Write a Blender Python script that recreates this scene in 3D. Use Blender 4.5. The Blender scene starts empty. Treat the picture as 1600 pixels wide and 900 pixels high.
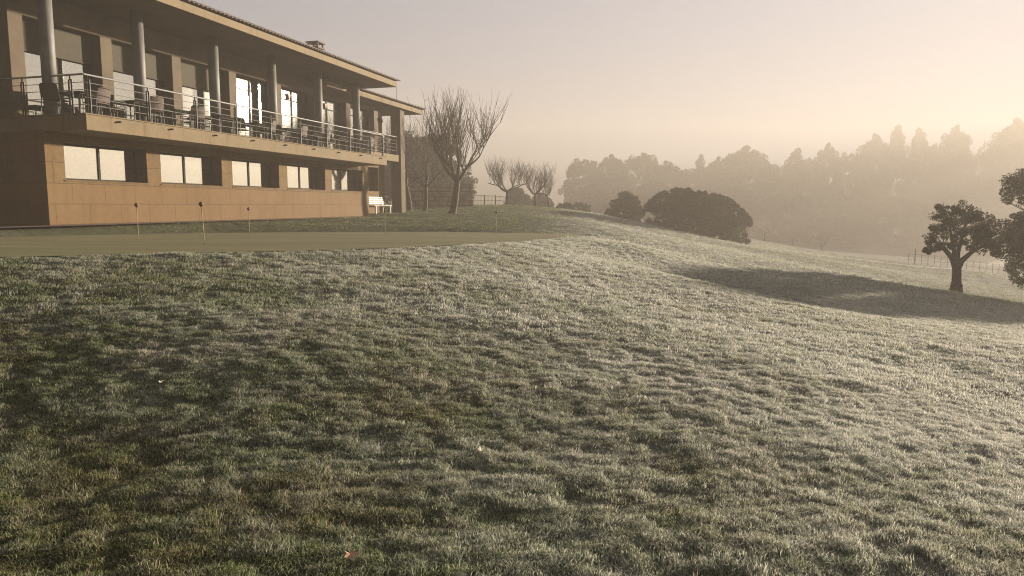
import bpy, math, random
import numpy as np
R = math.radians
rng = np.random.default_rng(7)
random.seed(7)
sc = bpy.context.scene
COL = sc.collection

# ---------------------------------------------------------------- camera
F = 1130.0
TH = math.atan(128 / F)
cd = bpy.data.cameras.new('camera')
cam = bpy.data.objects.new('camera', cd)
COL.objects.link(cam)
cd.sensor_width = 36.0
cd.lens = 36.0 * F / 1600
cd.clip_end = 3000
cam.location = (0, 0, 0)
cam.rotation_euler = (R(90) - TH, 0, 0)
sc.camera = cam

# ---------------------------------------------------------------- sky, sun
SUN = np.array([0.77874619, 0.61307081, 0.1330359])
SUN_EL = math.asin(SUN[2])
SUN_AZ = math.atan2(SUN[0], SUN[1])
w = bpy.data.worlds.new('World')
sc.world = w
w.use_nodes = True
nt = w.node_tree
nt.nodes.clear()
N_ = nt.nodes.new
L_ = nt.links.new
tc = N_('ShaderNodeTexCoord')
sep = N_('ShaderNodeSeparateXYZ'); L_(tc.outputs['Generated'], sep.inputs[0])
mx = N_('ShaderNodeMath'); mx.operation = 'MAXIMUM'; L_(sep.outputs[2], mx.inputs[0]); mx.inputs[1].default_value = 0.02
cmb = N_('ShaderNodeCombineXYZ'); L_(sep.outputs[0], cmb.inputs[0]); L_(sep.outputs[1], cmb.inputs[1]); L_(mx.outputs[0], cmb.inputs[2])
sky = N_('ShaderNodeTexSky'); sky.sky_type = 'NISHITA'; sky.sun_disc = False
sky.sun_elevation = SUN_EL; sky.sun_rotation = SUN_AZ
sky.air_density = 1.0; sky.dust_density = 7.0; sky.ozone_density = 1.0; sky.altitude = 0
L_(cmb.outputs[0], sky.inputs['Vector'])
# thin high mist: it evens out the sky towards the sun, and the air is dimmer overhead and away from the sun
hs = N_('ShaderNodeHueSaturation'); hs.inputs['Saturation'].default_value = 0.5
L_(sky.outputs[0], hs.inputs['Color'])
def wm(op, a, b=None, clamp=False):
    x = N_('ShaderNodeMath'); x.operation = op; x.use_clamp = clamp
    for v, i_ in ((a, 0), (b, 1)):
        if v is None: continue
        if hasattr(v, 'default_value'): L_(v, x.inputs[i_])
        else: x.inputs[i_].default_value = v
    return x.outputs[0]
va = N_('ShaderNodeVectorMath'); va.operation = 'ADD'; L_(hs.outputs[0], va.inputs[0]); va.inputs[1].default_value = (.85, .85, .85)
vd = N_('ShaderNodeVectorMath'); vd.operation = 'DIVIDE'; L_(hs.outputs[0], vd.inputs[0]); L_(va.outputs[0], vd.inputs[1])
dot = N_('ShaderNodeVectorMath'); dot.operation = 'DOT_PRODUCT'; L_(tc.outputs['Generated'], dot.inputs[0]); dot.inputs[1].default_value = tuple(SUN)
f1 = wm('MULTIPLY', wm('MULTIPLY', wm('ADD', dot.outputs['Value'], .6), 1/.62, True), .93)
f1 = wm('ADD', f1, .05)
f2 = wm('SUBTRACT', 1.0, wm('MULTIPLY', wm('MULTIPLY', wm('SUBTRACT', sep.outputs[2], .33), 1/.6, True), .48))
fk = wm('MULTIPLY', wm('MULTIPLY', f1, f2), 1.98)
sv = N_('ShaderNodeVectorMath'); sv.operation = 'SCALE'; L_(vd.outputs[0], sv.inputs[0]); L_(fk, sv.inputs['Scale'])
tint = N_('ShaderNodeMix'); tint.data_type = 'RGBA'; tint.blend_type = 'MULTIPLY'; tint.inputs[0].default_value = 1.0
L_(sv.outputs[0], tint.inputs[6]); tint.inputs[7].default_value = (0.885, 0.95, 1.19, 1)
bg = N_('ShaderNodeBackground'); bg.inputs[1].default_value = 0.056
# warm aureole of the veiled sun
au = wm('MULTIPLY', wm('POWER', wm('MAXIMUM', dot.outputs['Value'], 0.0), 9.0), .62)
av = N_('ShaderNodeVectorMath'); av.operation = 'SCALE'; av.inputs[0].default_value = (1.0, .74, .42); L_(au, av.inputs['Scale'])
aw = N_('ShaderNodeVectorMath'); aw.operation = 'ADD'; L_(tint.outputs[2], aw.inputs[0]); L_(av.outputs[0], aw.inputs[1])
L_(aw.outputs[0], bg.inputs[0])
out = N_('ShaderNodeOutputWorld'); L_(bg.outputs[0], out.inputs[0])

sl = bpy.data.lights.new('sun', 'SUN')
sl.energy = 5.0
sl.angle = R(1.5)
sl.color = (1.0, 0.845, 0.66)
so = bpy.data.objects.new('sun', sl)
COL.objects.link(so)
from mathutils import Vector, Matrix
so.rotation_euler = Vector(SUN).to_track_quat('Z', 'Y').to_euler()
so.location = (60, 50, 30)

sc.view_settings.view_transform = 'Standard'
sc.view_settings.look = 'None'
sc.view_settings.exposure = 2.36
sc.view_settings.gamma = 1.0
sc.render.engine = 'CYCLES'
sc.cycles.use_denoising = True
sc.cycles.denoising_input_passes = 'RGB_ALBEDO_NORMAL'
sc.cycles.denoising_prefilter = 'NONE'
sc.cycles.pixel_filter_type = 'BLACKMAN_HARRIS'
sc.cycles.filter_width = 1.1
sc.cycles.max_bounces = 6
sc.cycles.volume_bounces = 1
sc.cycles.transparent_max_bounces = 12
sc.cycles.caustics_reflective = False
sc.cycles.caustics_refractive = False

# ---------------------------------------------------------------- image <-> place helpers (used to read positions off the photo)
def ray(x, y):
    a, b = x - 800, 450 - y
    return np.array([a, F * math.cos(TH) + b * math.sin(TH), b * math.cos(TH) - F * math.sin(TH)])
def at(x, y, d):
    r = ray(x, y); return r * (d / r[1])
def xat(x, d):
    return (x - 800) / 1138.0 * d

# ---------------------------------------------------------------- mesh helpers
def new_mesh(name, V, Fs, smooth=False):
    me = bpy.data.meshes.new(name)
    V = np.asarray(V, np.float32)
    if isinstance(Fs, np.ndarray):
        n, k = Fs.shape
        me.vertices.add(len(V)); me.vertices.foreach_set('co', V.ravel())
        me.loops.add(n * k); me.loops.foreach_set('vertex_index', Fs.astype(np.int32).ravel())
        me.polygons.add(n)
        me.polygons.foreach_set('loop_start', np.arange(0, n * k, k, dtype=np.int32))
        me.polygons.foreach_set('loop_total', np.full(n, k, np.int32))
    else:
        me.from_pydata([tuple(v) for v in V], [], Fs)
    me.update(calc_edges=True)
    if smooth:
        me.polygons.foreach_set('use_smooth', np.ones(len(me.polygons), bool))
    return me

class MB:
    def __init__(s): s.V = []; s.F = []; s.n = 0
    def add(s, V, Fs):
        V = np.asarray(V, float).reshape(-1, 3)
        s.V.append(V); s.F += [tuple(i + s.n for i in f) for f in Fs]; s.n += len(V)
    def box(s, x0, x1, y0, y1, z0, z1):
        s.add([(x0,y0,z0),(x1,y0,z0),(x1,y1,z0),(x0,y1,z0),(x0,y0,z1),(x1,y0,z1),(x1,y1,z1),(x0,y1,z1)],
              [(0,3,2,1),(4,5,6,7),(0,1,5,4),(1,2,6,5),(2,3,7,6),(3,0,4,7)])
        return s
    def prism(s, poly, a, b, axis='x'):
        # poly in the two other axes, extruded a..b along axis
        n = len(poly)
        def mk(p, t):
            return {'x': (t, p[0], p[1]), 'y': (p[0], t, p[1]), 'z': (p[0], p[1], t)}[axis]
        V = [mk(p, a) for p in poly] + [mk(p, b) for p in poly]
        Fs = [tuple(range(n))[::-1], tuple(range(n, 2*n))] + [(i, (i+1) % n, n + (i+1) % n, n + i) for i in range(n)]
        s.add(V, Fs); return s
    def tube(s, pts, rad, n=8, cap=True):
        pts = [np.array(p, float) for p in pts]
        if not hasattr(rad, '__len__'): rad = [rad] * len(pts)
        V = []
        u = None
        for i, p in enumerate(pts):
            t = pts[min(i+1, len(pts)-1)] - pts[max(i-1, 0)]
            t = t / (np.linalg.norm(t) + 1e-9)
            if u is None:
                h = np.array([0,0,1.]) if abs(t[2]) < .9 else np.array([1.,0,0])
                u = np.cross(t, h)
            u = u - t * (u @ t); u /= np.linalg.norm(u) + 1e-9
            v = np.cross(t, u)
            for k in range(n):
                a = 2*math.pi*k/n
                V.append(p + (u*math.cos(a) + v*math.sin(a))*rad[i])
        Fs = []
        m = len(pts)
        for i in range(m-1):
            for k in range(n):
                k2 = (k+1) % n
                Fs.append((i*n+k, i*n+k2, (i+1)*n+k2, (i+1)*n+k))
        if cap:
            Fs.append(tuple(range(n))[::-1]); Fs.append(tuple((m-1)*n+k for k in range(n)))
        s.add(V, Fs); return s
    def ball(s, c, r, nu=12, nv=8):
        V = []; Fs = []
        for j in range(nv+1):
            ph = math.pi*j/nv
            for i in range(nu):
                a = 2*math.pi*i/nu
                V.append((c[0]+r[0]*math.sin(ph)*math.cos(a), c[1]+r[1]*math.sin(ph)*math.sin(a), c[2]+r[2]*math.cos(ph)))
        for j in range(nv):
            for i in range(nu):
                i2 = (i+1) % nu
                Fs.append((j*nu+i, (j+1)*nu+i, (j+1)*nu+i2, j*nu+i2))
        s.add(V, Fs); return s
    def build(s, name, m, parent=None, smooth=False, bevel=0):
        me = bpy.data.meshes.new(name)
        me.from_pydata([tuple(v) for v in np.concatenate(s.V)], [], s.F)
        me.update()
        if smooth:
            for p in me.polygons: p.use_smooth = True
        return link(name, me, m, parent, bevel)
def link(name, me, m, parent=None, bevel=0):
    o = bpy.data.objects.new(name, me); COL.objects.link(o)
    if m: me.materials.append(m)
    if parent: o.parent = parent
    if bevel:
        b = o.modifiers.new('bevel', 'BEVEL'); b.width = bevel; b.segments = 2; b.limit_method = 'ANGLE'
    return o
def empty(name, loc=(0,0,0), rz=0):
    o = bpy.data.objects.new(name, None); COL.objects.link(o)
    o.location = tuple(float(v) for v in loc); o.rotation_euler = (0, 0, rz); o.empty_display_size = .3
    return o
def tag(o, label=None, cat=None, group=None, kind=None):
    if label: o['label'] = label
    if cat: o['category'] = cat
    if group: o['group'] = group
    if kind: o['kind'] = kind
    return o
def copy_tree(root, loc, rz=0, scale=None):
    r = root.copy(); COL.objects.link(r); r.location = tuple(float(v) for v in loc); r.rotation_euler = (0, 0, rz)
    if scale is not None: r.scale = scale
    def rec(a, b):
        for ch in list(a.children):
            c = ch.copy(); COL.objects.link(c); c.parent = b
            rec(ch, c)
    rec(root, r)
    return r

# ---------------------------------------------------------------- materials
class MT:
    def __init__(s, name):
        s.m = bpy.data.materials.new(name); s.m.use_nodes = True
        s.nt = s.m.node_tree; s.nt.nodes.clear()
        s.out = s.n('ShaderNodeOutputMaterial')
    def n(s, t, **k):
        x = s.nt.nodes.new(t)
        for a, b in k.items(): setattr(x, a, b)
        return x
    def l(s, a, b): s.nt.links.new(a, b)
    def pr(s, col=(.5,.5,.5), rough=.7, metal=0, spec=.5):
        p = s.n('ShaderNodeBsdfPrincipled')
        if not hasattr(col, 'default_value'): p.inputs['Base Color'].default_value = (*col, 1)
        else: s.l(col, p.inputs['Base Color'])
        if hasattr(rough, 'default_value'): s.l(rough, p.inputs['Roughness'])
        else: p.inputs['Roughness'].default_value = rough
        p.inputs['Metallic'].default_value = metal
        p.inputs['Specular IOR Level'].default_value = spec
        s.l(p.outputs[0], s.out.inputs[0]); s.p = p
        return p
    def noise(s, scale, coord='Object', detail=4, vec=None, rough=.55):
        x = s.n('ShaderNodeTexNoise'); x.inputs['Scale'].default_value = scale; x.inputs['Detail'].default_value = detail
        x.inputs['Roughness'].default_value = rough
        if vec is None:
            t = s.n('ShaderNodeTexCoord'); vec = t.outputs[coord]
        s.l(vec, x.inputs['Vector']); return x.outputs['Fac']
    def ramp(s, fac, stops):
        r = s.n('ShaderNodeValToRGB'); e = r.color_ramp.elements
        while len(e) < len(stops): e.new(.5)
        for i, (p, c) in enumerate(stops):
            e[i].position = p; e[i].color = (*c, 1) if len(c) == 3 else c
        s.l(fac, r.inputs[0]); return r.outputs[0]
    def mix(s, fac, a, b, mode='MIX'):
        x = s.n('ShaderNodeMix', data_type='RGBA', blend_type=mode)
        for v, i in ((fac, 0), (a, 6), (b, 7)):
            if hasattr(v, 'default_value'): s.l(v, x.inputs[i])
            elif i == 0: x.inputs[0].default_value = v
            else: x.inputs[i].default_value = (*v, 1)
        return x.outputs[2]
    def math(s, op, a, b=0, clamp=False):
        x = s.n('ShaderNodeMath', operation=op, use_clamp=clamp)
        for v, i in ((a, 0), (b, 1)):
            if hasattr(v, 'default_value'): s.l(v, x.inputs[i])
            else: x.inputs[i].default_value = v
        return x.outputs[0]
    def bump(s, h, strength=.3, dist=.02):
        b = s.n('ShaderNodeBump'); b.inputs['Strength'].default_value = strength; b.inputs['Distance'].default_value = dist
        s.l(h, b.inputs['Height']); s.l(b.outputs[0], s.p.inputs['Normal'])

def simple(name, c1, c2, scale, rough=.7, metal=0, bump=.2, dist=.01, spec=.5):
    m = MT(name); f = m.noise(scale)
    m.pr(m.ramp(f, [(.3, c1), (.7, c2)]), rough, metal, spec)
    if bump: m.bump(f, bump, dist)
    return m.m

def stone_mat():
    m = MT('sandstone_cladding')
    t = m.n('ShaderNodeTexCoord')
    sp = m.n('ShaderNodeSeparateXYZ'); m.l(t.outputs['Object'], sp.inputs[0])
    xy = m.math('ADD', sp.outputs[0], sp.outputs[1])
    cb = m.n('ShaderNodeCombineXYZ'); m.l(xy, cb.inputs[0]); m.l(sp.outputs[2], cb.inputs[1])
    br = m.n('ShaderNodeTexBrick'); m.l(cb.outputs[0], br.inputs['Vector'])
    br.inputs['Scale'].default_value = 1.0; br.inputs['Brick Width'].default_value = 1.17; br.inputs['Row Height'].default_value = .59
    br.inputs['Mortar Size'].default_value = .011; br.inputs['Mortar Smooth'].default_value = .3
    br.inputs['Color1'].default_value = (0, 0, 0, 1); br.inputs['Color2'].default_value = (1, 1, 1, 1); br.inputs['Mortar'].default_value = (.5, .5, .5, 1)
    big = m.noise(.7, detail=3); fine = m.noise(9, detail=6)
    base = m.ramp(big, [(.32, (0.112, 0.066, 0.026)), (.5, (0.138, 0.087, 0.036)), (.68, (0.152, 0.102, 0.045))])
    base = m.mix(.22, base, m.ramp(br.outputs['Color'], [(0, (0.104, 0.058, 0.022)), (1, (0.207, 0.129, 0.053))]))
    base = m.mix(.35, base, m.ramp(fine, [(.3, (0.111, 0.069, 0.029)), (.7, (0.229, 0.149, 0.064))]))
    # rain streaks: noise stretched down the wall
    mp = m.n('ShaderNodeMapping'); mp.inputs['Scale'].default_value = (3.5, 3.5, .35); m.l(t.outputs['Object'], mp.inputs[0])
    st = m.noise(1, vec=mp.outputs[0], detail=5)
    base = m.mix(m.ramp(st, [(.52, (0, 0, 0)), (.75, (.5, .5, .5))]), base, (0.074, 0.045, 0.020))
    base = m.mix(m.math('MULTIPLY', br.outputs['Fac'], .85), base, (0.096, 0.059, 0.026))
    band = m.math('LESS_THAN', sp.outputs[2], 1.18)
    base = m.mix(m.math('MULTIPLY', band, .35), base, m.mix(big, (.17, .092, .038), (.22, .13, .062)))
    base = m.mix(m.math('MULTIPLY', br.outputs['Fac'], .6), base, (.05, .034, .02))
    m.pr(base, .85, spec=.3)
    h = m.math('SUBTRACT', m.math('MULTIPLY', fine, .4), br.outputs['Fac'])
    m.bump(h, .5, .012)
    return m.m

def render_mat():
    m = MT('aged_render')
    t = m.n('ShaderNodeTexCoord')
    f = m.noise(1.1, detail=5); g = m.noise(14, detail=4)
    mp = m.n('ShaderNodeMapping'); mp.inputs['Scale'].default_value = (4, 4, .6); m.l(t.outputs['Object'], mp.inputs[0])
    st = m.noise(1, vec=mp.outputs[0], detail=6)
    base = m.ramp(f, [(.3, (0.158, 0.121, 0.070)), (.7, (0.205, 0.160, 0.096))])
    base = m.mix(.2, base, m.ramp(g, [(.3, (0.152, 0.104, 0.055)), (.7, (0.280, 0.207, 0.116))]))
    base = m.mix(m.ramp(st, [(.55, (0, 0, 0)), (.74, (.6, .6, .6))]), base, (0.072, 0.046, 0.023))
    m.pr(base, .85, spec=.3); m.bump(g, .3, .01)
    return m.m

def glass_mat(name, refl=.55, rough=.035, tint=(.42, .45, .40), graze=None):
    m = MT(name)
    g = m.n('ShaderNodeBsdfGlossy'); g.inputs['Roughness'].default_value = rough
    g.inputs['Color'].default_value = ((.72, .73, .68, 1) if graze is None else (.97, .97, .88, 1))
    tr = m.n('ShaderNodeBsdfTransparent'); tr.inputs['Color'].default_value = (*tint, 1)
    lw = m.n('ShaderNodeLayerWeight'); lw.inputs['Blend'].default_value = .5
    fac = m.math('ADD', m.math('MULTIPLY', lw.outputs['Facing'], 1 - refl if graze is None else graze), refl, True)
    x = m.n('ShaderNodeMixShader'); m.l(fac, x.inputs[0]); m.l(tr.outputs[0], x.inputs[1]); m.l(g.outputs[0], x.inputs[2])
    m.l(x.outputs[0], m.out.inputs[0])
    return m.m

def foliage_mat(name, dark, light, trans=.35):
    m = MT(name)
    oi = m.n('ShaderNodeObjectInfo')
    geo = m.n('ShaderNodeNewGeometry')
    f = m.noise(1.6, detail=3)
    f2 = m.math('ADD', m.math('MULTIPLY', f, .6), m.math('MULTIPLY', geo.outputs['Random Per Island'], .4))
    col = m.ramp(f2, [(.25, dark), (.75, light)])
    col = m.mix(m.math('MULTIPLY', oi.outputs['Random'], .3), col, tuple(c*1.25 for c in dark))
    d = m.n('ShaderNodeBsdfDiffuse'); m.l(col, d.inputs['Color'])
    t = m.n('ShaderNodeBsdfTranslucent'); m.l(col, t.inputs['Color'])
    x = m.n('ShaderNodeMixShader'); x.inputs[0].default_value = trans
    m.l(d.outputs[0], x.inputs[1]); m.l(t.outputs[0], x.inputs[2]); m.l(x.outputs[0], m.out.inputs[0])
    return m.m

def grass_mat():
    m = MT('frosted_grass')
    fr = m.n('ShaderNodeAttribute', attribute_type='INSTANCER', attribute_name='frost').outputs['Fac']
    gr = m.n('ShaderNodeAttribute', attribute_type='INSTANCER', attribute_name='tone').outputs['Fac']
    h = m.n('ShaderNodeAttribute', attribute_type='GEOMETRY', attribute_name='tip').outputs['Fac']
    geo = m.n('ShaderNodeNewGeometry')
    isl = geo.outputs['Random Per Island']
    green = m.mix(isl, (.022, .052, .010), (.24, .285, .105))
    straw = m.mix(isl, (.20, .16, .07), (.32, .26, .13))
    dry = m.math('GREATER_THAN', m.math('ADD', isl, m.math('MULTIPLY', gr, .6)), 1.12)
    col = m.mix(m.math('MULTIPLY', dry, .8), green, straw)
    icy = m.mix(isl, (.46, .48, .45), (.81, .79, .72))
    # frost sits on the upper half of the blade, and not on every blade
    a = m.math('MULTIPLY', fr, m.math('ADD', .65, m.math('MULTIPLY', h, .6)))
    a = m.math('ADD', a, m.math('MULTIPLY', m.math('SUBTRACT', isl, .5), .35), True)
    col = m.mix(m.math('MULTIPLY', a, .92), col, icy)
    d = m.n('ShaderNodeBsdfDiffuse'); m.l(col, d.inputs['Color'])
    t = m.n('ShaderNodeBsdfTranslucent'); m.l(col, t.inputs['Color'])
    x = m.n('ShaderNodeMixShader'); x.inputs[0].default_value = .48
    m.l(d.outputs[0], x.inputs[1]); m.l(t.outputs[0], x.inputs[2]); m.l(x.outputs[0], m.out.inputs[0])
    return m.m

def ground_mat():
    m = MT('lawn_soil_and_turf')
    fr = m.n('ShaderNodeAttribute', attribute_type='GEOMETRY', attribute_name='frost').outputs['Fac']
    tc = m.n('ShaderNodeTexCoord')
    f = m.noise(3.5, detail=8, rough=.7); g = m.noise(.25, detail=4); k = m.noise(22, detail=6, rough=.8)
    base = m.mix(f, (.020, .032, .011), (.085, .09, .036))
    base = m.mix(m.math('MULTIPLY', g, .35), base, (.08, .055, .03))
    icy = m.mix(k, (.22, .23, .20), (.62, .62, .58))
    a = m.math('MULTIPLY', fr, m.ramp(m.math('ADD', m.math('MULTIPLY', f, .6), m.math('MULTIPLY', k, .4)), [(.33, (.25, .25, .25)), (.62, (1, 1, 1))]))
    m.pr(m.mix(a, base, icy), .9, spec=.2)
    hh = m.math('ADD', m.math('MULTIPLY', f, .6), m.math('MULTIPLY', k, .4))
    m.bump(hh, 1.0, .06)
    return m.m

def green_mat():
    m = MT('mown_green')
    t = m.n('ShaderNodeTexCoord')
    mp = m.n('ShaderNodeMapping'); mp.inputs['Scale'].default_value = (.25, 1.5, 1); m.l(t.outputs['Object'], mp.inputs[0])
    s_ = m.noise(1, vec=mp.outputs[0], detail=5); f = m.noise(60, detail=4, rough=.7)
    base = m.ramp(s_, [(.3, (.15, .15, .06)), (.5, (.205, .19, .085)), (.72, (.29, .265, .15))])
    base = m.mix(.3, base, m.ramp(f, [(.3, (.07, .08, .03)), (.7, (.28, .26, .15))]))
    m.pr(base, .85, spec=.3); m.bump(f, .5, .01)
    return m.m

M = {}
M['stone'] = stone_mat()
M['render'] = render_mat()
M['soffit'] = simple('soffit_plaster', (.11, .085, .06), (.15, .115, .08), 2, .9, bump=.1)
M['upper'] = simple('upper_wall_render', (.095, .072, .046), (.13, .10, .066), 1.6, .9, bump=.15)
M['tile'] = simple('clay_roof_tile', (.045, .03, .023), (.09, .055, .038), 3, .8, bump=.4, dist=.02)
M['column'] = simple('grey_concrete_column', (.10, .097, .09), (.15, .145, .135), 3, .6, bump=.15)
M['steel'] = simple('brushed_steel', (.55, .54, .52), (.68, .67, .65), 6, .28, 1, bump=0)
M['postgrey'] = simple('grey_post_metal', (.13, .125, .115), (.18, .17, .155), 6, .6, bump=0)
M['dsteel'] = simple('dark_painted_steel', (.02, .02, .02), (.04, .038, .035), 6, .8, bump=0, spec=.1)
M['frame'] = simple('bronze_window_frame', (.035, .03, .022), (.055, .047, .035), 6, .8, bump=0, spec=.15)
M['blind'] = simple('roller_blind_cloth', (.048, .042, .028), (.065, .056, .038), 5, .9, bump=.05)
M['whiteblind'] = simple('pale_blind_cloth', (.74, .70, .58), (.82, .78, .66), 1.2, .9, bump=0)
M['wood'] = simple('brown_wicker', (.03, .018, .013), (.075, .043, .03), 30, .7, bump=.4)
M['chairmetal'] = simple('dull_aluminium', (.14, .135, .125), (.2, .19, .175), 8, .6, bump=0)
M['tabletop'] = simple('dark_table_laminate', (.04, .032, .028), (.07, .058, .046), 8, .9, bump=0, spec=.08)
M['rust'] = simple('rusty_copper_lamp', (.10, .035, .02), (.19, .07, .035), 8, .6, bump=.1)
M['white'] = simple('white_painted_wood', (.46, .43, .38), (.56, .53, .48), 6, .55, bump=.05)
M['pole'] = simple('bamboo_cane', (.34, .23, .10), (.48, .34, .17), 14, .6, bump=.1)
M['knob'] = simple('brown_knob', (.10, .045, .02), (.17, .08, .035), 20, .55, bump=.1)
M['bark'] = simple('grey_brown_bark', (.045, .033, .025), (.11, .085, .065), 9, .9, bump=.8, dist=.03)
M['olivebark'] = simple('olive_bark', (.05, .038, .028), (.13, .10, .075), 12, .9, bump=.9, dist=.03)
M['path'] = simple('red_brown_paving', (.10, .055, .045), (.17, .10, .08), 5, .85, bump=.3)
M['gravel'] = simple('pale_path_gravel', (.38, .36, .33), (.52, .50, .46), 7, .9, bump=.3)
M['drystone'] = simple('weathered_field_stone', (.17, .14, .11), (.36, .31, .25), 2.3, .9, bump=.6, dist=.03)
M['interior'] = simple('dim_room_plaster', (.10, .09, .075), (.14, .12, .10), 2, .9, bump=0)
M['dark_brown'] = simple('dark_brown_matte', (.02, .014, .01), (.05, .035, .025), 20, .95, bump=.6, dist=.02)
M['leaf_far'] = foliage_mat('pine_foliage', (.022, .030, .014), (.06, .065, .032))
M['leaf_olive'] = foliage_mat('olive_foliage', (.06, .064, .04), (.15, .15, .10))
M['leaf_hedge'] = foliage_mat('hedge_foliage', (.035, .035, .018), (.085, .075, .04))
M['deadleaf'] = simple('dry_fallen_leaf', (.38, .22, .13), (.58, .40, .26), 20, .8, bump=.2)
M['paleleaf'] = simple('bleached_fallen_leaf', (.62, .52, .36), (.78, .68, .5), 20, .8, bump=.2)
M['glass'] = glass_mat('reflective_window_glass')
M['glass_lower'] = glass_mat('lower_window_glass', .74, .04, (.72, .74, .66), .2)
M['grass'] = grass_mat()
M['ground'] = ground_mat()
M['green'] = green_mat()

# ---------------------------------------------------------------- the clubhouse's own axes
UA = R(16.460073935941846)
U = np.array([math.sin(UA), math.cos(UA), 0]); NN = np.array([math.cos(UA), -math.sin(UA), 0])
P0 = np.array([-11.5826, 20.0597, 2.4884])
FL = 3.02                                  # balcony floor above the foot of the wall
ORG = P0 - np.array([0, 0, FL])            # foot of the wall below the balcony corner
def bpt(u, s, z=0.0):                      # along the front, inward, up (from the wall's foot)
    return ORG + U*u - NN*s + np.array([0, 0, z])
BROT = R(90) - UA

# ---------------------------------------------------------------- terrain
def hash2(ix, iy, seed):
    n = (ix.astype(np.int64) * 374761393 + iy.astype(np.int64) * 668265263 + seed * 144665) & 0xffffffff
    n = ((n ^ (n >> 13)) * 1274126177) & 0xffffffff
    return ((n ^ (n >> 16)) & 0xffff) / 65535.0
def vnoise(x, y, seed=0):
    ix = np.floor(x); iy = np.floor(y); fx = x-ix; fy = y-iy
    fx = fx*fx*fx*(fx*(fx*6-15)+10); fy = fy*fy*fy*(fy*(fy*6-15)+10)
    a = hash2(ix, iy, seed); b = hash2(ix+1, iy, seed); c = hash2(ix, iy+1, seed); d = hash2(ix+1, iy+1, seed)
    return (a*(1-fx)+b*fx)*(1-fy)+(c*(1-fx)+d*fx)*fy*1.0 - .5
class RBF:
    def __init__(s, pts, vals, smooth=0.0, sc=10.0):
        p = np.asarray(pts, float)/sc; s.sc = sc; s.p = p; n = len(p)
        K = s.phi(np.linalg.norm(p[:,None]-p[None], axis=2)) + np.eye(n)*smooth
        Q = np.c_[np.ones(n), p]
        A = np.block([[K, Q],[Q.T, np.zeros((3,3))]])
        s.w = np.linalg.solve(A, np.r_[np.asarray(vals, float), np.zeros(3)])
    def phi(s, r): return r*r*np.log(r+1e-9)
    def __call__(s, x, y):
        x = np.asarray(x, float)/s.sc; y = np.asarray(y, float)/s.sc
        o = s.w[-3] + s.w[-2]*x + s.w[-1]*y
        for (px, py), w_ in zip(s.p, s.w[:-3]):
            o = o + w_*s.phi(np.hypot(x-px, y-py))
        return o
def green_z(x, y): return -.555 - .018*y - .0092*x
GREEN = np.array([(-6.9,8.9),(-4.9,10.7),(-2.65,12.5),(-.3,16.7),(2.1,23.4),(3.1,25.9),(1.6,28.0),(-2.7,30.2),(-6.6,27.4),(-10.5,23.6),(-13.3,19.0),(-15.2,15.0),(-14.0,8.5),(-10.5,6.4)])
def smooth_poly(p, it=2):
    for _ in range(it):
        q = []
        for i in range(len(p)):
            a, b = p[i], p[(i+1) % len(p)]
            q += [a*.75+b*.25, a*.25+b*.75]
        p = np.array(q)
    return p
GREEN = smooth_poly(GREEN)
def sdf(x, y, poly):
    x = np.asarray(x, float); y = np.asarray(y, float)
    d = np.full(x.shape, 1e9); ins = np.zeros(x.shape, bool)
    for i in range(len(poly)):
        ax, ay = poly[i]; bx, by = poly[(i+1) % len(poly)]
        ex, ey = bx-ax, by-ay
        t = np.clip(((x-ax)*ex+(y-ay)*ey)/(ex*ex+ey*ey), 0, 1)
        d = np.minimum(d, np.hypot(x-ax-t*ex, y-ay-t*ey))
        c = ((ay > y) != (by > y)) & (x < (bx-ax)*(y-ay)/((by-ay) if by != ay else 1e-9)+ax)
        ins ^= c
    return np.where(ins, -d, d)
CP = [  # points read off the photograph: pixel x, pixel y, distance
 (0,900,2.9),(800,900,2.9),(1600,900,3.0),(0,700,4.5),(0,520,6.6),(0,440,8.3),
 (400,700,4.6),(400,540,6.6),(400,430,9.6),(800,700,4.8),(800,560,7.2),(800,440,11.2),(800,405,14.2),
 (1200,800,3.8),(1200,660,5.6),(1200,560,8.0),(1080,480,11.5),(1600,760,4.6),(1600,640,7.3),(1600,545,11.0),(1400,520,11.6),
 (1000,420,15.5),(940,390,19.0),(1020,392,20.0),(1110,445,14.6),(1180,462,15.6),(1180,435,21),(1080,405,24),
 (1050,433,18),(1100,458,18),(1150,470,17.5),(1600,490,20),(1400,470,20),(1503,461,32),(1300,415,44),(1440,424,56),(1600,438,56),(1200,386,62),(1100,368,60),(1010,350,62),
 (1000,366,42),(960,342,52),(940,335,60),(850,331,50),(740,330,45),(660,330,45),(900,345,38),(800,345,38),(700,343,38),
 (900,331,85),(1100,372,160),(1300,396,160),(1420,402,170),(1500,408,175),(1600,412,180),(1250,391,90),(1480,408,95),(760,328,80)]
cpt = []; cpv = []
for x, y, d in CP:
    p = at(x, y, d); cpt.append(p[:2]); cpv.append(p[2])
for gx, gy in ((-12,16),(-9,20),(-6,18),(-2,24),(0,22),(-8,11),(-11,9),(-3,27),(-4.5,14)):
    cpt.append((gx, gy)); cpv.append(green_z(gx, gy))
for u in (0, 5, 10, 15, 19):
    p = bpt(u, 1.2, -.02); cpt.append(p[:2]); cpv.append(p[2])
for u, s in ((2, 8), (10, 8), (18, 8), (10, 16)):
    p = bpt(u, s, -.06); cpt.append(p[:2]); cpv.append(p[2])
for u, s, z in ((21.5, 2.2, .16), (24, 3, .2), (24, 8, .2), (30, 8, .25)):
    p = bpt(u, s, z); cpt.append(p[:2]); cpv.append(p[2])
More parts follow.
